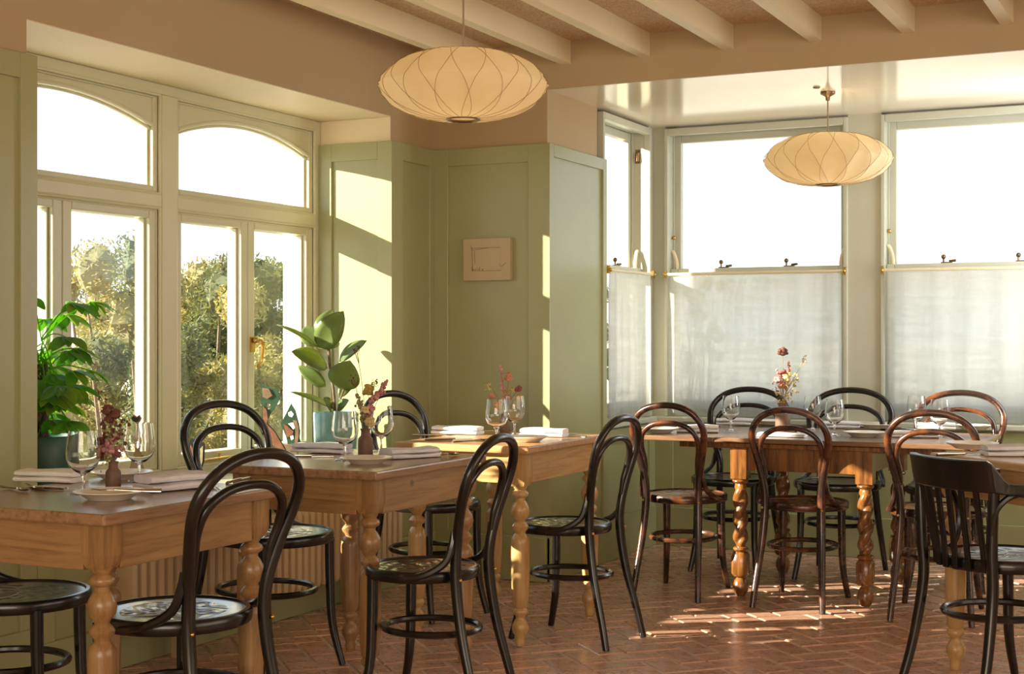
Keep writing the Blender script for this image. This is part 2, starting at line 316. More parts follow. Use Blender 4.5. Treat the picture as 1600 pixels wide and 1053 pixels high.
# white render of the outer reveal round the left window
rv = MB().box(XO-0.002, YJ1-0.06, 0.3, XF-0.06, YJ1-0.002, SOF).box(XO-0.002, YJ0+0.002, 0.3, XF-0.06, YJ0+0.05, SOF)
obj('outer_reveal', rv, 'render', wall_left)
sf = MB().box(XF-0.04, YJ0+0.001, SOF-0.004, XW-0.001, YJ1-0.001, SOF-0.0005); obj('soffit_lining', sf, 'cream', wall_left)
jl = MB().box(XF-0.04, YJ1-0.004, PANH, XW-0.001, YJ1-0.0005, SOF-0.005); obj('jamb_lining', jl, 'cream', wall_left)
w = MB().box(XW, YB, 0, BX0, 6.85, 2.9).box(BX0, YB, BAYC, 2.6, YB+0.02, 2.9).box(BX1, YB, 0, 2.6, 6.75, BAYC)
wall_back = struct('wall_back', w, 'beige', 'beige back wall with a bulkhead over the bay')
w = MB().box(BX0-0.06, YB+0.001, PANH-0.05, BX0+0.001, 7.06, BAYC); obj('bay_reveal_lining', w, 'beige', wall_back)
struct('wall_right', MB().box(2.6, -2.6, 0, 2.8, 6.75, 2.9), 'beige', 'right wall of the room')
struct('wall_front', MB().box(-4.28, -2.8, 0, 2.8, -2.6, 2.9), 'beige', 'front wall behind the camera')
cl = MB().box(XW, -2.6, CEIL, 2.6, YB, 2.9); ceiling = struct('ceiling', cl, 'ceil', 'woodwool board ceiling between painted joists')
jm = MB().box(-0.0275, -2.6, JB, 0.0275, YB, CEIL).mesh('joist', M['cream'])
for k in range(-1, 14): link('joist', jm, ceiling, loc=(-2.86+0.41*k, 0, 0))
struct('ceiling_bay', MB().box(BX0, YB+0.02, BAYC, -0.2, 8.3, 2.9).box(-3.3, 6.85, BAYC, BX0, 8.3, 2.9), 'gloss', 'glossy cream ceiling of the bay')

# panelled boarding: recess plus proud stiles and rails.  plane given by origin, u direction, outward normal n
def panelling(parent, o, u, nrm, wd, ztop, cols, base=0.22, z0=0.0, rail=0.085, m_='green', midrails=(), basebrd=True, t=0.014):
    u = Vector(u); nr = Vector(nrm); Mx = Matrix((( u.x, nr.x, 0, o[0]), (u.y, nr.y, 0, o[1]), (0, 0, 1, 0), (0, 0, 0, 1)))
    obj('panel_backing', MB().box(0, 0, z0, wd, 0.008, ztop, Mx), m_, parent)
    for c0, c1 in cols: obj('stile', MB().box(c0, 0.006, z0, c1, 0.008+t, ztop, Mx), m_, parent, bev=0.002)
    for i in range(len(cols)-1):
        a, b_ = cols[i][1], cols[i+1][0]
        obj('top_rail', MB().box(a, 0.006, ztop-rail, b_, 0.008+t, ztop, Mx), m_, parent, bev=0.002)
        for za, zb in midrails: obj('rail', MB().box(a, 0.006, za, b_, 0.008+t, zb, Mx), m_, parent, bev=0.002)
    if basebrd: obj('skirting_board', MB().box(0, 0.006, z0, wd, 0.010+t+0.008, base, Mx), m_, parent, bev=0.003)
# left wall before the window (dark panel at the picture's left edge), after it, jamb, apron under sill
panelling(wall_left, (XW, 1.9, 0), (0, 1, 0), (1, 0, 0), YJ0+0.028-1.9, PANH, [(0, 0.09), (YJ0+0.028-1.9-0.075, YJ0+0.028-1.9)])
panelling(wall_left, (XW, YJ1-0.008, 0), (0, 1, 0), (1, 0, 0), YB-YJ1+0.008, PANH, [(0, 0.09), (YB-YJ1-0.06, YB-YJ1+0.008)])
panelling(wall_left, (XF+0.05, YJ1-0.004, 0), (1, 0, 0), (0, -1, 0), XW-XF-0.05+0.0215, PANH, [(0, 0.075), (XW-XF-0.05-0.06, XW-XF-0.05+0.0215)], z0=SILL, basebrd=False)
panelling(wall_left, (XW, YJ0+0.03, 0), (0, 1, 0), (1, 0, 0), YJ1-YJ0-0.04, SILL-0.03, [(0, 0.08), (1.15, 1.22), (YJ1-YJ0-0.12, YJ1-YJ0-0.04)], base=0.16, rail=0.04)
# pier: face towards the room and reveal of the bay
panelling(wall_back, (XW+0.014, YB, 0), (1, 0, 0), (0, -1, 0), BX0-XW-0.006, PANH, [(0, 0.085), (BX0-XW-0.106, BX0-XW-0.006)])
panelling(wall_back, (BX0+0.004, YB-0.0235, 0), (0, 1, 0), (1, 0, 0), 0.735, PANH, [(0, 0.05), (0.685, 0.735)], rail=0.06)
obj('reveal_box', MB().box(-3.1, YB+0.02, 0, BX0+0.002, YB+0.713, PANH-0.001), 'green', wall_back)
# window board
sb = MB().box(XF-0.03, YJ0, SILL-0.03, XW+0.035, YJ1, SILL); struct('trim_1', sb, 'green', 'painted window board of the left window', bev=0.006)

# bay walls
w = MB().box(-3.12, 6.85, 0, BX0, 8.05, 0.735).box(-3.12, 7.83, 0.735, BX0, 8.05, BAYC).box(-3.12, 6.85, 0.735, BX0-0.03, 7.11, BAYC)
wbl = struct('wall_bay_left', w, 'sash', 'painted left side wall of the bay')
w = MB().box(-3.12, BY, 0, -0.35, 8.1, 0.735)
for a, b_ in ((-3.12, -2.885), (-1.825, -1.645), (-0.585, -0.35)): w.box(a, BY, 0.735, b_, 8.1, BAYC)
wbb = struct('wall_bay_back', w, 'sash', 'painted back wall of the bay with two tall sash windows')
w = MB().box(BX1, 6.85, 0, -0.35, 8.05, 0.735).box(BX1, 7.83, 0.735, -0.35, 8.05, BAYC).box(BX1, 6.75, 0.735, -0.35, 7.11, BAYC)
wbr = struct('wall_bay_right', w, 'sash', 'painted right side wall of the bay')
panelling(wbl, (BX0, 7.135, 0), (0, 1, 0), (1, 0, 0), BY-7.135, 0.70, [(0, 0.08), (0.66, BY-7.135)], rail=0.075)
panelling(wbb, (BX0, BY, 0), (1, 0, 0), (0, -1, 0), BX1-BX0, 0.70, [(0, 0.13), (0.62, 0.70), (1.19, 1.27), (1.80, 1.88), (2.32, 2.45)], rail=0.075)
panelling(wbr, (BX1, 6.8, 0), (0, 1, 0), (-1, 0, 0), BY-6.8, 0.70, [(0, 0.08), (1.0, BY-6.8)], rail=0.075)
struct('trim_2', MB().box(BX0, BY-0.055, 0.712, BX1, BY+0.06, 0.742), 'sash', 'window board along the back of the bay', bev=0.006)
struct('trim_3', MB().box(BX0-0.06, 7.12, 0.712, BX0+0.05, BY-0.055, 0.742), 'sash', 'window board of the bay left side', bev=0.006)

# ------------------------------------------------------------------ left casement window
def casement_window():
    root = struct('window_1', None, None, 'wide four light window with arched top lights')
    xa, xb = XF-0.06, XF+0.05
    def bar(name, y0, z0, y1, z1, x0=xa, x1=xb, p=root): return obj(name, MB().box(x0, y0, z0, x1, y1, z1), 'frame', p, bev=0.005)
    zT = SOF-0.004; MUL = (4.805, 4.905); zS = SILL
    bar('frame_jamb', YJ0+0.002, zS, YJ0+0.05, zT); bar('frame_jamb', YJ1-0.05, zS, YJ1-0.006, zT)
    bar('frame_head', YJ0+0.05, zT-0.045, YJ1-0.05, zT); bar('frame_sill', YJ0+0.05, zS, YJ1-0.05, zS+0.035)
    bar('mullion', MUL[0], zS+0.035, MUL[1], zT-0.045, xa, xb+0.006)
    for y0, y1 in ((YJ0+0.05, MUL[0]), (MUL[1], YJ1-0.05)):
        bar('transom', y0, 1.745, y1, 1.80, xa, xb+0.004)
        # inner bead round the upper light
        zb, zt = 1.80, zT-0.045
        fr = link('top_light', None, root)
        mb = MB(); yc = (y0+y1)/2; hw = (y1-y0)/2
        N = 22
        def arch(inset, y): 
            u = (y-yc)/(hw-inset); return zt-0.045-0.085*u*u - (inset-0.03)*0.6
        # spandrel board with arched lower edge
        ins = 0.035; pts = [(y0+ins+(y1-y0-2*ins)*i/N) for i in range(N+1)]
        vs = []; fs = []
        for y in pts:
            for x in (xa+0.015, xb-0.022): vs += [(x, y, zt+0.002), (x, y, arch(0.03, y))]
        for i in range(N):
            a = i*4; b_ = a+4; fs += [(a, a+1, b_+1, b_), (a+2, b_+2, b_+3, a+3), (a+1, a+3, b_+3, b_+1)]
        mb.add(vs, fs); obj('spandrel', mb, 'frame', fr)
        for q, (off, rr_) in enumerate(((0.004, 0.010), (0.02, 0.007))):
            pth = [(xb-0.024-0.012*q, y, arch(0.03, y)+0.004-off) for y in pts]
            obj('arch_bead', MB().tube(pth, rr_, 8), 'frame', fr)
        for ya, yb in ((y0, y0+0.035), (y1-0.035, y1)): bar('stile', ya, zb, yb, zt, xa+0.01, xb-0.015, fr)
        bar('bottom_rail', y0+0.035, zb, y1-0.035, zb+0.036, xa+0.01, xb-0.015, fr)
        for ya, yb in ((y0+0.035, y0+0.045), (y1-0.045, y1-0.035)): bar('glazing_bead', ya, zb+0.036, yb, zt-0.09, XF-0.02, XF+0.012, fr)
        obj('pane', MB().box(XF-0.012, y0+0.03, zb+0.03, XF-0.008, y1-0.03, zt-0.02), 'pane', fr)
        for q_, z_ in (('upper_moulding', (zb+0.002, zt-0.002)), ('lower_moulding', (zS+0.037, 1.743))):
            mo = MB(); a, b_ = y0+0.003, y1-0.003; xm = xb-0.006
            for pth in ([(xm, a, z_[0]), (xm, a, z_[1])], [(xm, b_, z_[0]), (xm, b_, z_[1])], [(xm, a, z_[0]), (xm, b_, z_[0])], [(xm, a, z_[1]), (xm, b_, z_[1])]):
                mo.tube(pth, 0.0075, 8); mo.tube([(p[0]-0.012, p[1]+(0.010 if p[1] < yc else -0.010), p[2]+(0.010 if p[2] < sum(z_)/2 else -0.010)) for p in pth], 0.0055, 8)
            obj(q_, mo, 'frame', root)
        # two casements below
        ym = (y0+y1)/2
        for k, (ya, yb) in enumerate(((y0+0.004, ym-0.001), (ym+0.001, y1-0.004))):
            cs = link('casement', None, root); za, zc = zS+0.037, 1.743; sw = 0.05
            for a, b_ in ((ya, ya+sw), (yb-sw, yb)): bar('stile', a, za, b_, zc, xa+0.012, xb-0.018, cs)
            bar('bottom_rail', ya+sw, za, yb-sw, za+0.055, xa+0.012, xb-0.018, cs); bar('top_rail', ya+sw, zc-0.045, yb-sw, zc, xa+0.012, xb-0.018, cs)
            for a, b_ in ((ya+sw, ya+sw+0.011), (yb-sw-0.011, yb-sw)): bar('glazing_bead', a, za+0.055, b_, zc-0.045, XF-0.02, XF+0.010, cs)
            obj('pane', MB().box(XF-0.012, ya+sw-0.005, za+0.05, XF-0.008, yb-sw+0.005, zc-0.04), 'pane', cs)
    # brass fastener on the right pair
    yh = (MUL[1]+YJ1-0.05)/2+0.03
    h = MB().box(xb-0.020, yh-0.016, 1.13, xb-0.010, yh+0.016, 1.20)
    h.tube(catmull([(xb-0.012, yh, 1.185), (xb+0.03, yh, 1.18), (xb+0.035, yh+0.012, 1.15), (xb+0.025, yh+0.01, 1.09), (xb+0.022, yh-0.012, 1.06)], 5), [0.011]*6+[0.009]*6+[0.0085]*6+[0.006]*3, 8)
    h.ball((xb+0.005, yh, 1.185), 0.017); obj('window_fastener', h, 'brass', root)
    h = MB().tube([(xb+0.0, 4.98, SILL+0.055), (xb+0.02, 5.32, SILL+0.065)], 0.007, 8); h.tube([(xb+0.0, 5.2, SILL+0.05), (xb+0.0, 5.2, SILL+0.085)], 0.006, 8); obj('casement_stay', h, 'brass', root)
casement_window()

# ------------------------------------------------------------------ sash windows of the bay (local x = width, local y = outwards)
def sash_window(idx, loc, rz, wd, label, zb=0.742, zt=BAYC-0.012, zm=1.578):
    root = struct('window_%d' % idx, None, None, label); root.location = loc; root.rotation_euler = (0, 0, rz)
    def bar(name, x0, y0, z0, x1, y1, z1, p=root, bev=0.004): return obj(name, MB().box(x0, y0, z0, x1, y1, z1), 'sash', p, bev=bev)
    bar('architrave', -0.0, -0.018, zb, 0.022, 0.02, zt); bar('architrave', wd-0.022, -0.018, zb, wd, 0.02, zt); bar('architrave', 0.022, -0.018, zt-0.04, wd-0.022, 0.02, zt)
    bar('sash_box', 0.0, 0.02, zb, 0.018, 0.19, zt); bar('sash_box', wd-0.018, 0.02, zb, wd, 0.19, zt); bar('sash_box', 0.018, 0.02, zt-0.025, wd-0.018, 0.19, zt)
    bar('parting_bead', 0.018, 0.085, zb, 0.027, 0.098, zt-0.025, bev=0.002); bar('parting_bead', wd-0.027, 0.085, zb, wd-0.018, 0.098, zt-0.025, bev=0.002)
    bar('sill', 0.0, 0.03, zb-0.01, wd, 0.22, zb+0.02)
    for nm, y0, y1, za, zc, rb, rt in (('lower_sash', 0.04, 0.083, zb+0.02, zm+0.018, 0.075, 0.036), ('upper_sash', 0.10, 0.143, zm-0.018, zt-0.026, 0.036, 0.045)):
        s = link(nm, None, root); x0, x1 = 0.02, wd-0.02
        for a, b_ in ((x0, x0+0.042), (x1-0.042, x1)): bar('stile', a, y0, za, b_, y1, zc, s)
        bar('bottom_rail', x0+0.042, y0, za, x1-0.042, y1, za+rb, s); bar('top_rail', x0+0.042, y0, zc-rt, x1-0.042, y1, zc, s)
        obj('pane', MB().box(x0+0.035, (y0+y1)/2-0.002, za+rb-0.01, x1-0.035, (y0+y1)/2+0.002, zc-rt+0.01), 'pane', s)
        if nm == 'upper_sash':                                # horns below the upper sash, seen above the lower one's meeting rail
            pass
        else:
            for a, sg in ((x0+0.006, 1), (x1-0.006, -1)):
                hp = [(a, 0.062, zc), (a+0.026*sg, 0.062, zc), (a+0.026*sg, 0.062, zc+0.02), (a+0.020*sg, 0.062, zc+0.055), (a+0.004*sg, 0.062, zc+0.095), (a-0.006*sg, 0.062, zc+0.10)]
                obj('sash_horn', MB().tube(catmull([hp[1], hp[2], hp[3], hp[4], hp[5]], 4), 0.011, 8), 'cream', s)
    for xx in (wd*0.30, wd*0.66) if wd > 0.9 else (wd*0.5,):
        k = MB().box(xx-0.012, 0.05, zm+0.018, xx+0.045, 0.075, zm+0.024).tube([(xx, 0.062, zm+0.02), (xx, 0.062, zm+0.045)], 0.005, 8).ball((xx, 0.062, zm+0.052), 0.013)
        k.tube([(xx+0.03, 0.062, zm+0.028), (xx+0.065, 0.055, zm+0.031)], 0.007, 8); obj('sash_fastener', k, 'darkmetal', root)
    k = MB().box(wd-0.0205, 0.045, zt-0.20, wd-0.0175, 0.075, zt-0.12).tube([(wd-0.02, 0.06, zt-0.14), (wd-0.022, 0.06, zt-0.19)], 0.012, 8); obj('sash_pulley', k, 'darkmetal', root)
    k = MB().ball((0.03, 0.07, zm+0.20), 0.012); obj('sash_stop', k, 'brass', root)
    return root
sash_window(2, (-2.885, BY, 0), 0, 1.06, 'left of the two tall sash windows at the back of the bay')
sash_window(3, (-1.645, BY, 0), 0, 1.06, 'right of the two tall sash windows at the back of the bay')
sash_window(4, (BX0, 7.11, 0), PI/2, 0.72, 'narrow sash window in the left side of the bay')
sash_window(5, (BX1, 7.83, 0), -PI/2, 0.72, 'narrow sash window in the right side of the bay')
def cafe(name, loc, rz, wd, label, label2, zc=1.560):
    r = thing('curtain_rod', label2, 'curtain rod', loc, rz, 'curtain rods of the bay windows')
    obj('rod', MB().tube([(0.005, -0.032, zc), (wd-0.005, -0.032, zc)], 0.0085, 10), 'cream', r)
    for x in (0.012, wd-0.012):
        obj('bracket', MB().box(x-0.008, -0.04, zc-0.02, x+0.008, -0.0185, zc+0.022).ball((x, -0.04, zc), 0.012), 'brass', r)
    N = 60; vs = []; fs = []; zs = [zc+0.010, zc-0.02, zc-0.2, zc-0.5, 0.752]
    for j, z in enumerate(zs):
        for i in range(N+1):
            x = 0.03+(wd-0.06)*i/N; am = (0.002, 0.004, 0.007, 0.009, 0.011)[j]
            edge = 1.6 if (i < 10 or i > N-8) else 0.6
            vs.append((x, -0.030+am*edge*math.sin(i*0.62+rz+0.3*j), z))
    for j in range(len(zs)-1):
        for i in range(N): a = j*(N+1)+i; fs.append((a, a+1, a+N+2, a+N+1))
    mb = MB(); mb.add(vs, fs, True); o = obj('cafe_curtain', mb, 'curtain'); o.location = loc; o.rotation_euler = (0, 0, rz)
    md = o.modifiers.new('hem', 'SOLIDIFY'); md.thickness = 0.0012
    tag(o, label, 'curtain', 'sheer cafe curtains of the bay')
cafe('a', (-2.885, BY, 0), 0, 1.06, 'sheer white half curtain on the middle bay window behind the bud vase', 'slim rod holding the sheer curtain of the middle bay window')
cafe('b', (-1.645, BY, 0), 0, 1.06, 'sheer white half curtain on the far right window of the bay', 'slim rod holding the sheer curtain of the far right bay window')
cafe('c', (BX0, 7.14, 0), PI/2, 0.69, 'narrow sheer half curtain beside the sage pier', 'short slim rod of the narrow curtain beside the sage pier')

# ------------------------------------------------------------------ floor bricks: herringbone at 45 degrees to the room
BW, BL, GAP = 0.115, 0.230, 0.010
def brick_mesh(vertical):
    w_, l_ = (BW, BL) if vertical else (BL, BW); g = GAP/2; c = 0.005; t = 0.0
    x0, y0, x1, y1 = g, g, w_-g, l_-g
    vs = [(x0, y0, -0.02), (x1, y0, -0.02), (x1, y1, -0.02), (x0, y1, -0.02), (x0, y0, -c), (x1, y0, -c), (x1, y1, -c), (x0, y1, -c), (x0+c, y0+c, t), (x1-c, y0+c, t), (x1-c, y1-c, t), (x0+c, y1-c, t)]
    fs = [(8, 9, 10, 11)]
    for i in range(4): j = (i+1) % 4; fs += [(i, j, j+4, i+4), (i+4, j+4, j+8, i+8)]
    return vs, fs
A45 = R(45); ca, sa = math.cos(A45), math.sin(A45)
def b2w(x, y): return (-1.7+x*ca-y*sa, 5.6+x*sa+y*ca)
cells = []
for i in range(-40, 41):
    for j in range(-40, 41):
        k = (i-j) % 4
        if k not in (0, 3): continue
        x, y = i*BW, j*BW; ver = (k == 3)
        cx, cy = (x+BW/2, y+BW) if ver else (x+BW, y+BW/2); wx, wy = b2w(cx, cy)
        if not (-3.65 < wx < 1.6 and 2.2 < wy < 8.0): continue
        if wy > YB and wx < BX0-0.1: continue
        p = Vector((wx, wy, 0))-O; d = p.dot(FV); px = 800+F*p.dot(RV)/d; py = 526.5-F*p.z/d
        vis = -30 < px < 1630 and py < 1075
        cells.append((d if vis else 99+d, x, y, ver))
cells.sort(); ones = cells[:300]; rest = cells[300:]
meshes = {}
for v in (False, True):
    mb = MB(); mb.add(*brick_mesh(v)); meshes[v] = mb.mesh('brick', M['brick'])
for d, x, y, v in ones:
    wx, wy = b2w(x, y); link('brick', meshes[v], floor, loc=(wx, wy, rnd.uniform(-0.0015, 0.001)), rot=(rnd.uniform(-.004, .004), rnd.uniform(-.004, .004), A45))
mb = MB(); tones = []
for d, x, y, v in rest:
    wx, wy = b2w(x, y); vs, fs = brick_mesh(v); T = Matrix.Translation((wx, wy, rnd.uniform(-0.0015, 0.001))) @ Matrix.Rotation(A45, 4, 'Z')
    mb.add(vs, fs, False, T); tones += [rnd.random()]*len(vs)
o = obj('brick_field', mb, 'brick', floor); o['kind'] = 'stuff'
a_ = o.data.attributes.new('tone', 'FLOAT', 'POINT'); a_.data.foreach_set('value', tones)

# ------------------------------------------------------------------ radiator under the left window
rad = thing('column_radiator', 'low cream column radiator under the left window', 'radiator', (XW+0.11, 4.0, 0))
mb = MB(); prof = []
pth = catmull([(0.028, 0, 0.165), (0.034, 0, 0.15), (0.0, 0, 0.142), (-0.0, 0, 0.142)], 3)
def section():
    mb = MB(); N = 10; rows = []
    for z, sc in ((0.135, 0.35), (0.142, 0.75), (0.158, 1.0), (0.30, 1.0), (0.445, 1.0), (0.463, 0.8), (0.472, 0.4)):
        rows.append([(0.050*math.copysign(abs(math.cos(2*PI*k/N))**0.6, math.cos(2*PI*k/N))*(0.75+0.25*sc), 0.0225*sc*math.copysign(abs(math.sin(2*PI*k/N))**0.8, math.sin(2*PI*k/N)), z) for k in range(N)])
    vs = [p for r_ in rows for p in r_]; fs = []
    for i in range(len(rows)-1):
        for k in range(N): fs.append((i*N+k, i*N+(k+1) % N, (i+1)*N+(k+1) % N, (i+1)*N+k))
    fs += [tuple(range(N-1, -1, -1)), tuple((len(rows)-1)*N+k for k in range(N))]
    mb.add(vs, fs, True); return mb.mesh('section', M['radiator'])
sm = section()
for k in range(39): link('section', sm, rad, loc=(0, k*0.0485, 0))
obj('pipe', MB().tube([(0, -0.02, 0.19), (0, 1.87, 0.19)], 0.014, 8), 'radiator', rad); obj('pipe', MB().tube([(0, -0.02, 0.42), (0, 1.87, 0.42)], 0.014, 8), 'radiator', rad)
for y in (0.3, 1.55): obj('foot', MB().box(-0.03, y-0.015, 0.0, 0.03, y+0.015, 0.16), 'radiator', rad)

# ------------------------------------------------------------------ tables
LEGP = [(0.030, 0.625), (0.024, 0.612), (0.020, 0.606), (0.030, 0.598), (0.033, 0.590), (0.030, 0.582), (0.019, 0.575), (0.018, 0.566), (0.026, 0.556), (0.034, 0.540), (0.037, 0.522), (0.033, 0.505), (0.022, 0.492), (0.018, 0.482), (0.026, 0.474), (0.032, 0.465), (0.030, 0.455), (0.021, 0.446), (0.020, 0.438), (0.027, 0.430), (0.034, 0.418), (0.036, 0.400), (0.036, 0.30), (0.033, 0.20), (0.029, 0.155), (0.022, 0.148), (0.029, 0.140), (0.030, 0.132), (0.026, 0.124), (0.018, 0.116), (0.017, 0.108), (0.025, 0.096), (0.033, 0.078), (0.033, 0.062), (0.024, 0.044), (0.018, 0.030), (0.021, 0.018), (0.017, 0.0)]
def turned_leg(h):
    mb = MB(); s = 1.0; b_ = 0.036
    # square block with rounded lower corners
    mb.box(-b_, -b_, 0.655, b_, b_, h)
    pr = [(b_*1.0, 0.655), (b_*0.93, 0.637), (b_*0.75, 0.622)]
    vs = []; fs = []
    for q, z in pr: vs += [(-q, -q, z), (q, -q, z), (q, q, z), (-q, q, z)]
    for i in range(2):
        for k in range(4): fs.append((i*4+k, i*4+(k+1) % 4, i*4+4+(k+1) % 4, i*4+4+k))
    fs.append((8, 9, 10, 11)); mb.add(vs, fs)
    mb.lathe([(r_*1.02, z) for r_, z in LEGP][::-1], 20); return mb
def pine_table(x0, y0, x1, y1, h, label, leg_m='pine_leg', apron_m='pine', top_m='pine_top', rz=0, loc=None):
    cx, cy = (x0+x1)/2, (y0+y1)/2; w_, d_ = (x1-x0)/2, (y1-y0)/2
    t = thing('dining_table', label, 'table', loc or (cx, cy, 0), rz)
    th = 0.030
    obj('tabletop', MB().box(-w_, -d_, h-th, w_, d_, h), top_m, t, bev=0.006)
    li = 0.036+0.028; lm = turned_leg(h-th).mesh('leg', M[leg_m])
    for sx in (-1, 1):
        for sy in (-1, 1): link('leg', lm, t, loc=(sx*(w_-li), sy*(d_-li), 0))
    a0, a1 = h-th-0.118, h-th
    for sy in (-1, 1): obj('apron', MB().box(-(w_-li)+0.036, sy*(d_-li)-0.011+sy*0.018, a0, (w_-li)-0.036, sy*(d_-li)+0.011+sy*0.018, a1), apron_m, t, bev=0.002)
    for sx in (-1, 1): obj('apron', MB().box(sx*(w_-li)-0.011+sx*0.018, -(d_-li)+0.036, a0, sx*(w_-li)+0.011+sx*0.018, (d_-li)-0.036, a1), apron_m, t, bev=0.002)
    return t
H1, H3, H4, H5 = 0.765, 0.78, 0.735, 0.78
pine_table(-3.11, 2.73, -2.45, 3.48, H1, 'pine table at front left laid with two wine glasses and a dark dried bouquet')
pine_table(-3.06, 3.985, -2.44, 4.765, H1, 'pine table in the middle of the left row, laid beside the teal plant pot')
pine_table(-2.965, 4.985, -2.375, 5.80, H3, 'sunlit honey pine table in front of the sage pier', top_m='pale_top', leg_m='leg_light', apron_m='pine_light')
u5 = Vector((0.73, -0.68, 0)).normalized(); v5 = Vector((0.68, 0.73, 0)).normalized(); c5 = Vector((-0.946, 5.383, 0)); w5, d5 = 0.95, 0.68
m5 = c5+u5*w5/2+v5*d5/2
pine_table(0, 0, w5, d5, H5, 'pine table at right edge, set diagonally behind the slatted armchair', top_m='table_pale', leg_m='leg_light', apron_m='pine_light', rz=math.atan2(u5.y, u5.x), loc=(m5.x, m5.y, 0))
# draw-leaf oak table with barley twist legs
t4 = thing('draw_leaf_table', 'long oak draw leaf table with barley twist legs in the bay', 'table', (-1.705, 6.835, 0))
obj('tabletop', MB().box(-0.40, -0.415, H4-0.022, 0.40, 0.415, H4), 'oak_top', t4, bev=0.004)
for s in (-1, 1):
    obj('draw_leaf', MB().box(s*0.403, -0.415, H4-0.023, s*0.765, 0.415, H4-0.001), 'oak_top', t4, bev=0.004)
    for y in (-0.25, 0.25): obj('leaf_bearer', MB().box(s*0.05, y-0.02, H4-0.06, s*0.62, y+0.02, H4-0.024), 'oak', t4, bev=0.002)
obj('under_top', MB().box(-0.36, -0.40, H4-0.045, 0.36, 0.40, H4-0.0245), 'oak', t4, bev=0.003)
def twist_leg():
    mb = MB(); b_ = 0.038
    mb.box(-b_, -b_, 0.545, b_, b_, H4-0.045)
    mb.lathe([(0.018, 0.232), (0.034, 0.226), (0.038, 0.218), (0.034, 0.210), (0.028, 0.206)], 20); mb.lathe([(0.026, 0.548), (0.036, 0.540), (0.038, 0.533), (0.033, 0.526), (0.022, 0.52)], 20)
    # octagonal-edged lower block
    vs = []; fs = []
    for q, z in ((0.028, 0.206), (0.037, 0.192), (0.037, 0.105), (0.028, 0.092)):
        c = q*0.62; vs += [(q, -c, z), (q, c, z), (c, q, z), (-c, q, z), (-q, c, z), (-q, -c, z), (-c, -q, z), (c, -q, z)]
    for i in range(3):
        for k in range(8): fs.append((i*8+k, i*8+(k+1) % 8, i*8+8+(k+1) % 8, i*8+8+k))
    fs += [tuple(range(7, -1, -1)), tuple(range(24, 32))]; mb.add(vs, fs)
    mb.lathe([(0.020, 0.094), (0.019, 0.086), (0.030, 0.072), (0.037, 0.050), (0.036, 0.03), (0.026, 0.008), (0.02, 0.0)], 20)
    # double rope twist
    vs = []; fs = []; N = 24; K = 56; z0, z1 = 0.228, 0.53
    for i in range(K+1):
        z = z0+(z1-z0)*i/K; e_ = min(1, min(i, K-i)/6)
        for k in range(N):
            a = 2*PI*k/N; ph = (a-2*PI*(z/0.175)); r_ = 0.020+e_*(0.016*abs(math.cos(ph))**1.0)
            vs.append((r_*math.cos(a), r_*math.sin(a), z))
    for i in range(K):
        for k in range(N): fs.append((i*N+k, i*N+(k+1) % N, (i+1)*N+(k+1) % N, (i+1)*N+k))
    mb.add(vs, fs, True); return mb
lm = twist_leg().mesh('leg', M['oak'])
for sx in (-1, 1):
    for sy in (-1, 1): link('leg', lm, t4, loc=(sx*0.288, sy*0.362, 0))
    obj('apron', MB().box(sx*0.288-0.012, -0.325, H4-0.15, sx*0.288+0.012, 0.325, H4-0.045), 'oak', t4, bev=0.002)
    obj('apron', MB().box(-0.25, sx*0.362-0.012, H4-0.15, 0.25, sx*0.362+0.012, H4-0.045), 'oak', t4, bev=0.002)

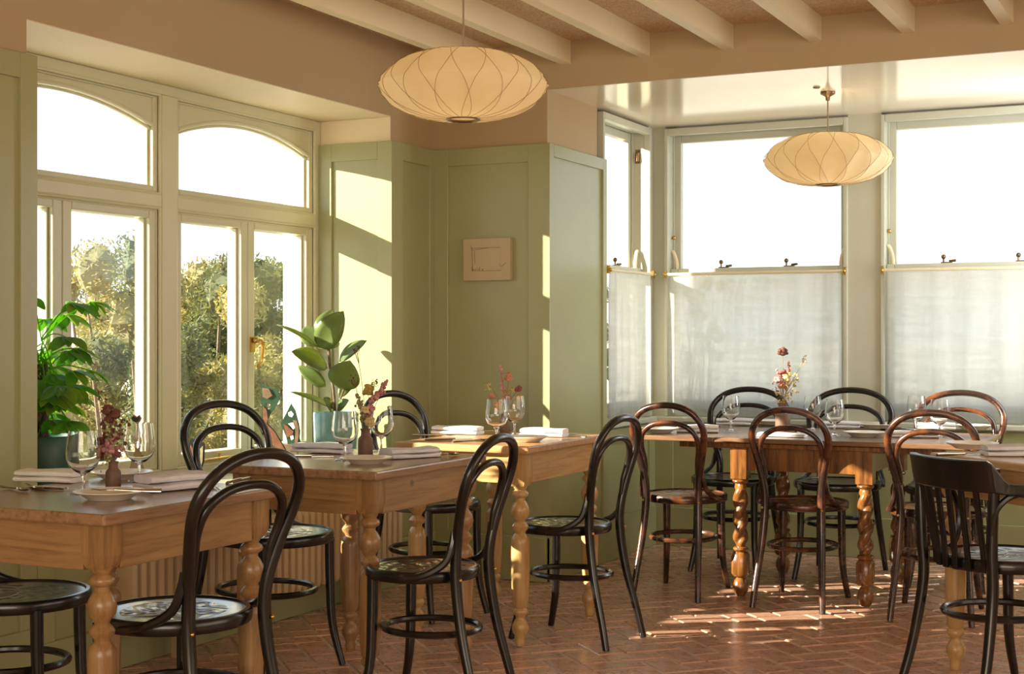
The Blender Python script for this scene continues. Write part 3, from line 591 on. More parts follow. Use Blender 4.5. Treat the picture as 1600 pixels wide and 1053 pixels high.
# ------------------------------------------------------------------ bentwood chairs (local front = +y)
def bentwood(label, cx, cy, f, s=1.0, sz=1.0, dark=True, hw=1.0, lean=1.0, group='bentwood hoop back chairs'):
    f = Vector((f[0], f[1], 0)).normalized()
    t = thing('bentwood_chair', label, 'chair', (cx, cy, 0), math.atan2(-f.x, f.y), group)
    wm = 'ch_black' if dark else 'ch_brown'; rs = 0.195*s
    S = lambda x, y, z: (x*s, (y if z < 0.5 or y > -0.19 else -0.19+(y+0.19)*lean)*s, z*sz)
    # seat
    obj('seat_ring', MB().lathe([(rs-0.03, 0.432*sz), (rs-0.004, 0.430*sz), (rs+0.001, 0.436*sz), (rs+0.002, 0.458*sz), (rs-0.004, 0.466*sz), (rs-0.014, 0.467*sz), (rs-0.018, 0.462*sz), (rs-0.018, 0.44*sz), (rs-0.03, 0.432*sz)], 40), wm, t)
    obj('seat', MB().lathe([(0.0, 0.458*sz), (0.11*s, 0.459*sz), (rs-0.017, 0.462*sz), (rs-0.0175, 0.45*sz), (0.0, 0.45*sz)], 40), 'seat_black' if dark else 'seat_brown', t)
    # rear legs and hoop, one bent rod
    half = [(0.158, -0.285, 0.0), (0.150, -0.262, 0.10), (0.136, -0.215, 0.28), (0.128, -0.192, 0.44), (0.131, -0.195, 0.54), (0.150*hw, -0.212, 0.64), (0.170*hw, -0.236, 0.735), (0.166*hw, -0.255, 0.80), (0.128*hw, -0.272, 0.855), (0.070*hw, -0.280, 0.884), (0, -0.283, 0.893)]
    L = [S(*p) for p in half]; Rr = [S(-p[0], p[1], p[2]) for p in half[::-1][1:]]
    rr = [0.0135, 0.0145, 0.017, 0.0185, 0.0175, 0.0165, 0.016, 0.016, 0.0155, 0.0155, 0.0155]; rr = rr+rr[::-1][1:]
    obj('back_hoop', MB().tube(catmull(L+Rr, 6), lerp_list(rr, 6), 12), wm, t)
    ih = [(0.122, -0.200, 0.575), (0.128*hw, -0.207, 0.635), (0.139*hw, -0.222, 0.70), (0.126*hw, -0.238, 0.76), (0.075*hw, -0.250, 0.80), (0, -0.254, 0.812)]
    L = [S(*p) for p in ih]; Rr = [S(-p[0], p[1], p[2]) for p in ih[::-1][1:]]
    rr = [0.007, 0.0115, 0.013, 0.013, 0.0125, 0.0125]; rr = rr+rr[::-1][1:]
    obj('inner_hoop', MB().tube(catmull(L+Rr, 6), lerp_list(rr, 6), 10), wm, t)
    for sg in (-1, 1):
        p = [S(sg*0.143, -0.190, 0.60), S(sg*0.147, -0.186, 0.555), S(sg*0.158, -0.165, 0.50), S(sg*0.183, -0.105, 0.462), S(sg*0.200, -0.03, 0.447)]
        obj('brace', MB().tube(catmull(p, 5), lerp_list([0.008, 0.0125, 0.0125, 0.012, 0.009], 5), 8), wm, t)
        p = [S(sg*0.138, 0.118, 0.44), S(sg*0.138, 0.120, 0.30), S(sg*0.142, 0.128, 0.14), S(sg*0.158, 0.160, 0.0)]
        obj('front_leg', MB().tube(catmull(p, 5), lerp_list([0.0185, 0.0175, 0.0155, 0.0125], 5), 10), wm, t)
    ring = [(0.150*s*math.cos(a), -0.035*s+0.168*s*math.sin(a), 0.262*sz) for a in [2*PI*k/36 for k in range(36)]]
    obj('ring_stretcher', MB().tube(ring, 0.0115, 8, closed=True), wm, t)
    obj('screw', MB().ball(S(0.135, -0.212, 0.445), 0.006).ball(S(-0.135, -0.212, 0.445), 0.006), 'brass', t)
    return t
bentwood('black hoop back chair nearest the camera, tucked under the nearest table', -2.525, 3.085, (-0.985, 0.15), 1.06, 1.01, lean=1.3)
bentwood('black hoop back chair facing the middle table of the left row from the aisle', -2.335, 4.10, (-1, -0.03), 0.95, 0.985, lean=1.15)
bentwood('dark hoop back chair with worn seat facing the sunlit honey table', -2.36, 5.29, (-0.993, 0.113), 0.97, 0.99)
bentwood('hoop back chair at the window side of the middle table, back to the glass', -3.10, 4.345, (0.965, -0.26), 1.12, 1.06)
bentwood('hoop back chair beside the jamb under the rubber plant, seat lit by sun', -3.065, 5.48, (0.95, -0.31), 1.03, 1.06)
bentwood('black chair cut by the left picture edge, only its embossed seat in view', -3.125, 3.12, (0.94, 0.34), 1.06, 1.0)
bentwood('red brown hoop back chair at the left end of the oak table', -2.27, 6.50, (0, 1), 1.0, 0.995, False)
bentwood('red brown hoop back chair between the two front twisted legs of the oak table', -1.695, 6.49, (0.02, 1), 1.0, 0.985, False)
bentwood('orange brown hoop back chair half hidden behind the slatted armchair', -1.10, 6.47, (-0.06, 1), 1.05, 0.99, False)
bentwood('dark hoop back chair behind the oak table below the left sheer curtain', -2.26, 7.21, (0, -1), 1.1, 1.03, True, 1.12)
bentwood('dark hoop back chair behind the oak table in front of the bay mullion', -1.715, 7.20, (0, -1), 1.1, 1.035, True, 1.12)
bentwood('sunlit brown hoop back chair behind the oak table below the far right curtain', -1.165, 7.20, (0, -1), 1.09, 1.03, False, 1.12)
# slatted armchair at the right
def armchair(cx, cy, f):
    f = Vector((f[0], f[1], 0)).normalized()
    t = thing('bentwood_armchair', 'black slat back armchair with curved arm loops at the right edge', 'chair', (cx, cy, 0), math.atan2(-f.x, f.y))
    rs = 0.215
    obj('seat_ring', MB().lathe([(rs-0.03, 0.425), (rs-0.003, 0.423), (rs+0.002, 0.43), (rs+0.002, 0.458), (rs-0.004, 0.465), (rs-0.014, 0.466), (rs-0.018, 0.461), (rs-0.018, 0.44), (rs-0.03, 0.425)], 44), 'ch_black', t)
    obj('seat', MB().lathe([(0, 0.457), (rs-0.017, 0.461), (rs-0.0175, 0.45), (0, 0.45)], 44), 'seat_black', t)
    for sg in (-1, 1):
        p = [(sg*0.205, -0.275, 0), (sg*0.195, -0.235, 0.14), (sg*0.180, -0.200, 0.36), (sg*0.182, -0.205, 0.50), (sg*0.190, -0.205, 0.66), (sg*0.196, -0.203, 0.775)]
        obj('rear_leg', MB().tube(catmull(p, 5), lerp_list([0.015, 0.017, 0.0195, 0.019, 0.018, 0.016], 5), 10), 'ch_black', t)
        p = [(sg*0.150, 0.135, 0.43), (sg*0.150, 0.138, 0.30), (sg*0.155, 0.146, 0.14), (sg*0.172, 0.185, 0)]
        obj('front_leg', MB().tube(catmull(p, 5), lerp_list([0.020, 0.019, 0.017, 0.014], 5), 10), 'ch_black', t)
        p = [(sg*0.190, -0.215, 0.56), (sg*0.200, -0.20, 0.645), (sg*0.215, -0.135, 0.690), (sg*0.228, -0.05, 0.665), (sg*0.232, -0.01, 0.575), (sg*0.222, -0.03, 0.485), (sg*0.210, -0.09, 0.452)]
        obj('arm_loop', MB().tube(catmull(p, 5), 0.0115, 8), 'ch_black', t)
    # crest rail: U-shaped flat bend, tall at the back and thin along the arms
    vs = []; fs = []; N = 48
    for i in range(N+1):
        a = -1.0+2.0*i/N; th = a*1.575; x = 0.255*math.sin(min(max(th, -PI/2), PI/2)); y = -0.262*max(0, math.cos(min(max(th, -PI/2), PI/2)))**0.5
        if abs(th) > PI/2: y = (abs(th)-PI/2)*0.36
        k = min(1, max(0, (abs(th)-0.85)/0.30)); k = k*k*(3-2*k); zt = 0.800*(1-k)+0.725*k; zb_ = 0.695*(1-k)+0.690*k
        nx, ny = (x/0.255, y/0.262) if abs(th) <= PI/2 else (math.copysign(1, x), 0); q = 0.013
        lean = 0.02*(1-k)
        vs += [(x+nx*q, y+ny*q-0.0, zb_), (x+nx*q, y+ny*q-lean, zt), (x-nx*q, y-ny*q-lean, zt), (x-nx*q, y-ny*q, zb_)]
    for i in range(N):
        for k in range(4): fs.append((i*4+k, i*4+(k+1) % 4, i*4+4+(k+1) % 4, i*4+4+k))
    fs += [(3, 2, 1, 0), tuple(N*4+k for k in range(4))]; mb = MB(); mb.add(vs, fs); obj('crest_rail', mb, 'ch_black', t, bev=0.005)
    for k in range(6):
        x = -0.125+0.05*k; yb = -math.sqrt(max(0, 0.222**2-x*x)); yt = -0.258*(1-(x*1.12/0.255)**2)**0.25
        mb = MB(); pts = [(x, yb-0.004, 0.425), (x, yb-0.006, 0.47), (x*1.12, yt, 0.70)]; vs = []; fs = []
        for p in pts: vs += [(p[0]-0.012, p[1]-0.005, p[2]), (p[0]+0.012, p[1]-0.005, p[2]), (p[0]+0.012, p[1]+0.005, p[2]), (p[0]-0.012, p[1]+0.005, p[2])]
        for i in range(2):
            for q in range(4): fs.append((i*4+q, i*4+(q+1) % 4, i*4+4+(q+1) % 4, i*4+4+q))
        fs += [(3, 2, 1, 0), (8, 9, 10, 11)]; mb.add(vs, fs); obj('slat', mb, 'ch_black', t, bev=0.002)
    ring = [(0.165*math.cos(a), -0.03+0.185*math.sin(a), 0.27) for a in [2*PI*k/36 for k in range(36)]]
    obj('ring_stretcher', MB().tube(ring, 0.0125, 8, closed=True), 'ch_black', t)
armchair(-0.655, 5.155, (0.68, 0.73))

# ------------------------------------------------------------------ pendant lamps
def pendant(loc, ztop, label, n_w=14, glow=2.0):
    t = thing('pendant_lamp', label, 'lamp', loc, 0, 'ribbed saucer pendant lamps')
    Rm, hh = 0.318, 0.124
    def prof(s):                                       # s 0 bottom .. 1 top
        a = -PI/2+PI*s; c = math.cos(a); r_ = 0.062+(Rm-0.062)*c**0.86 if c > 1e-6 else 0.062
        z = hh*math.copysign(abs(math.sin(a))**1.28, a); return r_, z
    tw = 0.27
    N, K = 112, 30; vs = []; fs = []
    for i in range(K+1):
        s = i/K; r_, z = prof(s)
        for k in range(N):
            a = 2*PI*k/N; p1 = abs(math.sin(n_w/2*(a-tw*(s-0.5)*2))); p2 = abs(math.sin(n_w/2*(a+tw*(s-0.5)*2-PI/n_w)))
            ins = 0.017*math.sqrt(max(0, min(1, p1*p2)))*math.sin(PI*s)
            vs.append(((r_-ins)*math.cos(a), (r_-ins)*math.sin(a), z-ins*0.9*z/hh))
    for i in range(K):
        for k in range(N): fs.append((i*N+k, i*N+(k+1) % N, (i+1)*N+(k+1) % N, (i+1)*N+k))
    mb = MB(); mb.add(vs, fs, True); me = mb.mesh('shade', M['shade']); sh = link('shade', me, t)
    for sg in (-1, 1):
        for k in range(n_w):
            pth = []
            for i in range(19):
                s = i/18; r_, z = prof(s); a = 2*PI*k/n_w+sg*tw*(s-0.5)*2+(PI/n_w if sg < 0 else 0); pth.append(((r_+0.0005)*math.cos(a), (r_+0.0005)*math.sin(a), z*1.003))
            obj('wire', MB().tube(pth, 0.0009, 5), 'wire', sh)
    ringp = lambda r_, z: [(r_*math.cos(2*PI*k/32), r_*math.sin(2*PI*k/32), z) for k in range(32)]
    obj('bottom_ring', MB().tube(ringp(0.060, -hh), 0.0055, 8, closed=True), 'darkmetal', t)
    obj('top_ring', MB().tube(ringp(0.060, hh), 0.004, 8, closed=True), 'darkmetal', t)
    obj('bulb', MB().lathe([(0, -0.05), (0.022, -0.045), (0.03, -0.02), (0.026, 0.005), (0.014, 0.03), (0.013, 0.06), (0, 0.062)], 16), 'plate', t)
    obj('cord', MB().tube([(0, 0, 0.05), (0, 0, ztop-loc[2]-0.012)], 0.0035, 8), 'cord', t)
    z = ztop-loc[2]; obj('canopy', MB().lathe([(0.0, z-0.045), (0.010, z-0.044), (0.012, z-0.026), (0.020, z-0.020), (0.036, z-0.012), (0.037, z-0.001), (0, z-0.001)], 24), 'darkmetal', t)
    obj('spider', MB().tube([(-0.06, 0, hh), (0.06, 0, hh)], 0.003, 6).tube([(0, -0.06, hh), (0, 0.06, hh)], 0.003, 6), 'darkmetal', t)
    l = bpy.data.lights.new('bulb_light', 'POINT'); l.energy = glow; l.color = (1.0, 0.74, 0.44); l.shadow_soft_size = 0.05
    lo = bpy.data.objects.new('bulb_light', l); C.objects.link(lo); lo.location = (loc[0], loc[1], loc[2]+0.02)
pendant((-2.52, 4.73, 2.133), CEIL, 'larger looking saucer pendant hanging from the joists over the left tables')
pendant((-1.742, 7.11, 2.080), BAYC, 'saucer pendant hanging on a short cord in the bay before the sash windows')

p_ = at(1276, 136, BAYC); o = obj('ceiling_plate', MB().lathe([(0, -0.006), (0.016, -0.006), (0.018, 0), (0, 0)], 20), 'cord'); o.location = (p_.x, p_.y, BAYC-0.0005); tag(o, 'small round cover plate on the bay ceiling beside the pendant rod', 'ceiling plate')
# ------------------------------------------------------------------ small picture on the pier
pc = at(0, 0, 0)
def on_pier(px, py): r_ = ray(px, py); return O+r_*((YB-0.008)/r_.y)
a0, a1 = on_pier(729, 374), on_pier(802, 438); pw, ph = a1.x-a0.x, a0.z-a1.z
pt = thing('wall_picture', 'small unframed cream picture hung on the sage pier', 'picture', ((a0.x+a1.x)/2, YB-0.010, (a0.z+a1.z)/2))
obj('mount', MB().box(-pw/2, -0.035, -ph/2, pw/2, 0, ph/2), 'art', pt, bev=0.003)
obj('sunken_sheet', MB().box(-pw*0.30, -0.0356, -ph*0.27, pw*0.30, -0.0345, ph*0.27), 'art', pt)
ln = MB(); Y_ = -0.0362
for p in ([(-.31, .27), (.30, .27)], [(-.30, .22), (.05, .27)], [(-.31, .27), (-.29, -.27)], [(-.25, .2), (-.24, -.1)], [(-.05, -.27), (.31, -.27)], [(.28, -.12), (.32, -.18), (.42, -.09)], [(-.33, .33), (-.31, .22)]):
    ln.tube([(x*pw, Y_, z*ph) for x, z in p], 0.0009, 5)
for k in range(14):
    x = -0.31+0.02*k; ln.tube([(x*pw, Y_, -.28*ph), ((x+rnd.uniform(-.03, .03))*pw, Y_, (-.28+rnd.uniform(.06, .2)*(1-k/18))*ph)], 0.0008, 5)
obj('sketch_lines', ln, 'artline', pt)

# ------------------------------------------------------------------ plants
def leaf(parent, base, tip, wd, nrm, m_, fold=0.18, droop=0.0, name='leaf', oval=1.0):
    base, tip, nrm = Vector(base), Vector(tip), Vector(nrm).normalized(); ax = tip-base; Lh = ax.length; ax.normalize()
    sd = ax.cross(nrm).normalized(); nn = sd.cross(ax); N = 9; vs = []; fs = []
    for i in range(N+1):
        t = i/N; w_ = wd*0.5*(math.sin(PI*min(1, t**0.85))**0.75)*(1 if t < 1 else 0)+0.0006
        c = base+ax*(Lh*t)+nn*(droop*Lh*math.sin(PI*t)); 
        for u in (-1, -0.5, 0, 0.5, 1): vs.append(c+sd*(w_*u)+nn*(fold*w_*abs(u)))
    for i in range(N):
        for u in range(4): a = i*5+u; fs.append((a, a+1, a+6, a+5))
    mb = MB(); mb.add(vs, fs, True); o = obj(name, mb, m_, parent); md = o.modifiers.new('thick', 'SOLIDIFY'); md.thickness = 0.0012; return o
def pot(t, r0, r1, h, m_, soil=True):
    obj('pot', MB().lathe([(0, 0), (r0-0.008, 0), (r0, 0.01), (r1, h-0.006), (r1-0.003, h), (r1-0.012, h), (r1-0.014, h-0.03), (r1-0.016, h-0.035), (0, h-0.035)], 36), m_, t)
    obj('soil', MB().lathe([(0, h-0.036), (r1-0.015, h-0.036), (r1-0.016, h-0.028), (0, h-0.022)], 24), 'soil', t)
P2 = Vector((-3.75, 5.76, SILL)); d2 = (P2-O).dot(FV)
t = thing('potted_rubber_plant', 'rubber plant with broad leaves in a teal pot on the window sill', 'plant', P2)
pot(t, 0.100, 0.108, 0.245, 'teal')
def q2(px, py, dd=0.0): return atd(px, py, d2+dd)-P2
st = MB().tube(catmull([q2(524, 648), q2(521, 610), q2(516, 575), q2(513, 540), q2(508, 515)], 4), [0.007]*17, 8); st.tube(catmull([q2(527, 648), q2(533, 620), q2(545, 590)], 4), 0.005, 8); obj('stem', st, 'bark', t)
toC = (O-P2).normalized(); UP = Vector((0, 0, 1))
for bx, by, tx, ty, w_, bd, td, nz in ((498, 545, 537, 486, 0.115, 0, -0.05, (0.2, 1)), (500, 530, 520, 483, 0.09, 0.02, 0.06, (0.6, .8)), (496, 542, 432, 507, 0.062, 0.0, -0.06, (1, .35)), (497, 542, 476, 510, 0.10, 0.03, 0.1, (.5, .9)), (512, 575, 455, 549, 0.120, 0, -0.08, (.8, .7)), (509, 605, 465, 571, 0.060, 0.0, 0.03, (.3, 1)),
    (532, 608, 547, 563, 0.135, -0.02, -0.07, (.25, 1)), (530, 565, 573, 532, 0.080, 0.0, -0.02, (.8, .6)), (524, 640, 452, 612, 0.062, 0.0, -0.08, (1, .4)), (530, 622, 556, 580, 0.05, 0.02, 0.08, (.4, .9)), (515, 545, 523, 530, 0.06, 0.0, 0.10, (.3, 1)), (520, 642, 505, 622, 0.055, 0, -0.1, (.5, .9)), (527, 640, 545, 625, 0.05, 0, -0.06, (.5, .9))):
    leaf(t, q2(bx, by, bd), q2(tx, ty, td), w_*1.15, toC*nz[1]+UP*nz[0], 'leaf', 0.16, 0.04)
P1 = Vector((-3.82, 3.93, SILL)); d1 = (P1-O).dot(FV)
t = thing('potted_money_tree', 'bushy bright green plant with braided trunk in dark green pot at far left of sill', 'plant', P1)
pot(t, 0.120, 0.128, 0.245, 'deepgreen')
for k in range(3):
    pth = [(0.016*math.cos(k*2.094+z*22), 0.016*math.sin(k*2.094+z*22), z) for z in [0.215+0.022*i for i in range(14)]]
    obj('trunk', MB().tube(pth, [0.013-0.0003*i for i in range(14)], 8), 'bark', t)
r2 = random.Random(5); apex = Vector((0, 0, 0.50))
for k in range(48):
    az = r2.uniform(-PI, PI); el = r2.uniform(-0.85, 1.2) if k < 36 else r2.uniform(-1.1, -0.5); L_ = r2.uniform(0.10, 0.26)
    dv = Vector((math.cos(az)*math.cos(el), math.sin(az)*math.cos(el), math.sin(el)))
    if dv.x < -0.6: dv.x *= 0.4
    b0 = apex+Vector((0, 0, r2.uniform(-0.12, 0.10))); hub = b0+dv*L_
    if hub.y < -0.16: hub.y = -0.10
    if hub.x < -0.14: hub.x = -0.12
    obj('leaf_stalk', MB().tube(catmull([b0, b0+dv*L_*0.5+Vector((0, 0, 0.02)), hub], 3), 0.0025, 5), 'leaf2', t)
    out = Vector((dv.x, dv.y, 0)).normalized() if abs(dv.z) < 0.98 else Vector((1, 0, 0)); sd = Vector((-out.y, out.x, 0))
    nl = r2.choice((5, 5, 6))
    for j in range(nl):
        fa = (j-(nl-1)/2)*0.62; ldir = (out*math.cos(fa)+sd*math.sin(fa)).normalized(); ldir.z = -0.35-0.25*r2.random()-0.12*abs(fa); ldir.normalize()
        ll = r2.uniform(0.085, 0.135)*(1-0.10*abs(j-(nl-1)/2)); tip = hub+ldir*ll
        if P1.x+tip.x < XF+0.06: tip.x = XF+0.06-P1.x
        if P1.y+tip.y < YJ0+0.02: tip.y = YJ0+0.02-P1.y
        leaf(t, hub, tip, ll*0.44, UP+out*0.5, 'leaf3' if r2.random() < 0.42 else 'leaf2', 0.2, 0.06)

# ------------------------------------------------------------------ cut-out sculptures on the sill
def cutout(label, px0, pybase, sc, shapes, x=-3.80, d=None, tilt=0.0, name='cut_out_sculpture'):
    # shapes: (outer, holes, material, y offset, thickness) in picture pixels relative to (px0, pybase), y up
    tt = (px0-800)/F; dd = x/(tt*RV.x+FV.x); loc = O+ray(px0, pybase)*dd; loc.z = SILL
    t = thing(name, label, 'sculpture', loc, YAW+tilt, 'painted cut out figures on the window sill'); k = dd/F
    zoff = (526.5-pybase)/F*dd+HC-SILL
    for nm, outer, holes, m_, yo, th in shapes:
        o_ = [(p[0]*k, p[1]*k+zoff) for p in outer]; h_ = [[(p[0]*k, p[1]*k+zoff) for p in h] for h in holes]
        mb = MB(); mb.poly(o_, h_, th, Matrix.Translation((0, yo, 0))); obj(nm, mb, m_, t)
    zb = min(p[1] for s in shapes for p in s[1])*k+zoff
    if zb > 0.003: obj('foot', MB().box(-0.03, -0.02, 0, 0.03, 0.02, zb+0.012), 'cut_tan', t)
    return t
cutout('tall green and rust cut out figure on the sill', 428, 720, 1, [
    ('board', [(-20, 120), (-8, 115), (2, 113), (6, 115), (10, 98), (6, 90), (-6, 72), (-10, 62), (-9, 58), (2, 46), (14, 26), (24, 8), (30, 2), (14, 2), (8, 14), (-4, 24), (-8, 36), (-18, 44)], [[(-13, 91), (-5, 88), (-4, 82), (-9, 80), (-12, 84)]], 'cut_green', 0, 0.012),
    ('patch', [(-17, 86), (-11, 80), (-9, 66), (-11, 58), (1, 46), (13, 26), (23, 8), (27, 4), (15, 4), (9, 16), (-3, 26), (-7, 36), (-16, 45)], [], 'cut_rust', -0.007, 0.004),
    ('patch', [(-18, 114), (-8, 113), (-2, 102), (-10, 97), (-17, 100)], [], 'cut_tan', -0.007, 0.004)])
cutout('pointed green and rust cut out with three holes on the sill', 455, 712, 1, [
    ('board', [(0, 82), (7, 70), (12, 50), (14, 38), (13, 28), (16, 16), (8, 14), (2, 18), (-4, 14), (-8, 30), (-16, 50), (-8, 66)], [[(-5, 67), (0, 70), (4, 65), (1, 60), (-4, 62)], [(-5, 50), (3, 52), (6, 44), (3, 41), (-1, 46)], [(-2, 30), (3, 32), (4, 27), (0, 24)]], 'cut_green', 0, 0.012),
    ('patch', [(-12, 50), (-6, 47), (-1, 42), (4, 38), (2, 33), (-6, 28), (-8, 36)], [], 'cut_rust', -0.007, 0.004),
    ('patch', [(3, 56), (9, 55), (12, 44), (12, 30), (10, 18), (6, 19), (7, 40)], [], 'cut_tan', -0.007, 0.004)])
cutout('cream face cut out with black outline behind the near napkins', 305, 750, 1, [
    ('board', [(-6, 66), (15, 58), (14, 30), (7, 6), (-2, 2), (-10, 20), (-14, 40)], [[(0, 46), (6, 50), (8, 42), (4, 34), (0, 36)], [(-4, 60), (4, 58), (0, 54), (-4, 54)]], 'cut_black', 0, 0.012),
    ('patch', [(8, 49), (13, 54), (12, 30), (6, 9), (-1, 6), (-8, 22), (-3, 31), (2, 32), (7, 36), (9, 42)], [], 'cut_cream', -0.007, 0.004),
    ('patch', [(-10, 46), (-6, 56), (-3, 48), (-1, 40), (2, 30), (-3, 26), (-9, 30)], [], 'cut_rust', -0.007, 0.004)], x=-3.72)
cutout('small lime yellow horned cut out on the sill', 405, 722, 1, [
    ('board', [(-13, 44), (-11, 44), (-11, 24), (-4, 20), (2, 26), (7, 26), (9, 36), (11, 38), (15, 26), (14, 14), (10, 2), (-8, 2), (-10, 14), (-13, 20)], [], 'cut_black', 0, 0.012),
    ('patch', [(-6, 10), (0, 16), (3, 23), (7, 22), (8, 12), (5, 6), (-4, 4)], [], 'cut_lime', -0.007, 0.004),
    ('patch', [(9, 20), (11, 34), (13, 26), (12, 14), (9, 4), (7, 8)], [], 'cut_tan', -0.007, 0.004)], x=-3.70)
cutout('brown heart topped cut out seen through the second near glass', 214, 752, 1, [
    ('board', [(-9, 98), (-5, 104), (0, 101), (4, 104), (7, 98), (3, 90), (2, 84), (8, 62), (4, 40), (12, 18), (18, 2), (-18, 2), (-10, 24), (-6, 44), (-8, 66), (-2, 84), (-3, 92)], [[(-3, 60), (2, 62), (3, 50), (-2, 46)]], 'cut_tan', 0, 0.012),
    ('patch', [(-8, 98), (-5, 102), (0, 99), (4, 102), (5, 97), (0, 91)], [], 'cut_black', -0.007, 0.004)], x=-3.78)

# ------------------------------------------------------------------ tableware
GP = [(0.0, 0.004), (0.032, 0.0), (0.035, 0.0015), (0.032, 0.0035), (0.012, 0.006), (0.0050, 0.012), (0.0042, 0.026), (0.0044, 0.044), (0.008, 0.052), (0.021, 0.059), (0.036, 0.073), (0.0445, 0.092), (0.0462, 0.110), (0.043, 0.138), (0.0385, 0.170), (0.0375, 0.170), (0.0418, 0.138), (0.0450, 0.110), (0.0432, 0.092), (0.035, 0.0745), (0.020, 0.061), (0.006, 0.057), (0.0, 0.0565)]
gm = MB().lathe(GP, 32).mesh('wine_glass', M['wine'])
def glass(px, py, z, label, s=1.0):
    p = at(px, py, z); o = link('wine_glass', gm, None, loc=(p.x, p.y, z+0.0005), scale=(s, s, s)); tag(o, label, 'glass', 'stemmed wine glasses'); return o
PP = [(0, 0.004), (0.045, 0.003), (0.055, 0.0), (0.060, 0.003), (0.075, 0.013), (0.093, 0.020), (0.096, 0.0215), (0.094, 0.0235), (0.075, 0.0165), (0.060, 0.008), (0.0, 0.0068)]
pm = MB().lathe(PP, 40).mesh('side_plate', M['plate'])
def plate(px, py, z, label, s=1.0):
    p = at(px, py, z); o = link('side_plate', pm, None, loc=(p.x, p.y, z+0.0005), scale=(s, s, s)); tag(o, label, 'plate', 'cream side plates'); return o
def napkin_mesh(m_, seed, L_=0.20, W_=0.11, th=0.034):
    rr = random.Random(seed); mb = MB()
    # folded layers: a flattened loop profile swept along the length
    prof = []; 
    def layer(z0, t, inset, roll):
        N, K = 14, 9; vs = []; fs = []
        for i in range(K+1):
            x = -L_/2+L_*i/K; e_ = 1-0.08*abs(2*i/K-1)**3
            for k in range(N):
                a = 2*PI*k/N; cx_, sx_ = math.cos(a), math.sin(a)
                y = (W_/2-inset)*math.copysign(abs(cx_)**0.5, cx_)*e_; z = z0+t/2+t/2*math.copysign(abs(sx_)**0.6, sx_)*(1+0.25*roll*(y/(W_/2)))
                z += 0.0022*math.sin(x*34+seed)*((z-z0)/t) + rr.uniform(-.0005, .0005)
                vs.append((x+rr.uniform(-.0008, .0008), y, max(z, z0)))
        for i in range(K):
            for k in range(N): fs.append((i*N+k, i*N+(k+1) % N, (i+1)*N+(k+1) % N, (i+1)*N+k))
        fs += [tuple(range(N-1, -1, -1)), tuple(K*N+k for k in range(N))]; mb.add(vs, fs, True)
    layer(0, th*0.5, 0, 0.0); layer(th*0.48, th*0.55, 0.008, 0.6)
    return mb.mesh('folded_napkin', M[m_])
nmesh = [napkin_mesh('linen', 1), napkin_mesh('linen', 4), napkin_mesh('white_linen', 7), napkin_mesh('white_linen', 9)]
def napkin(px, py, z, rz, label, k, s=(1, 1, 1)):
    p = at(px, py, z); o = link('folded_napkin', nmesh[k], None, loc=(p.x, p.y, z+0.0005), rot=(0, 0, rz), scale=s); tag(o, label, 'napkin', 'folded linen napkins'); return o
def flat_ware(kind):
    mb = MB(); mb.tube([(0, -0.095, 0.004), (0, -0.05, 0.004), (0, 0.0, 0.0055), (0, 0.03, 0.0075)], [0.0065, 0.005, 0.003, 0.003], 8, flat=0.45)
    if kind == 'spoon':
        vs = []; fs = []; 
        for i in range(9):
            t_ = i/8; w_ = 0.017*math.sin(PI*min(1, 0.06+t_*0.94))**0.6+0.0015
            for u in (-1, -.5, 0, .5, 1): vs.append((w_*u, 0.028+0.055*t_, 0.0015+0.0075*(u*u)*0.8+0.004*abs(2*t_-1)**2))
        for i in range(8):
            for u in range(4): a = i*5+u; fs.append((a, a+1, a+6, a+5))
        mb.add(vs, fs, True)
    elif kind == 'fork':
        mb.box(-0.009, 0.03, 0.005, 0.009, 0.048, 0.0075)
        for u in (-0.0078, -0.0026, 0.0026, 0.0078): mb.tube([(u, 0.046, 0.0063), (u, 0.065, 0.005), (u, 0.09, 0.008)], [0.0016, 0.0015, 0.0007], 6)
    else:
        mb.box(-0.0065, 0.02, 0.003, 0.0075, 0.10, 0.0045); mb.tube([(0, -0.095, 0.005), (0, 0.02, 0.005)], [0.0065, 0.0055], 8, flat=0.6)
    return mb.mesh(kind, M['steel'])
fm = {k: flat_ware(k) for k in ('spoon', 'fork', 'knife')}
def ware(kind, px, py, z, rz, label, dz=0.0, tilt=0.0):
    p = at(px, py, z); o = link({'spoon': 'dessert_spoon', 'fork': 'table_fork', 'knife': 'table_knife'}[kind], fm[kind], None, loc=(p.x, p.y, z+dz+0.0005), rot=(tilt, 0, rz)); tag(o, label, kind, 'steel cutlery on the tables'); return o
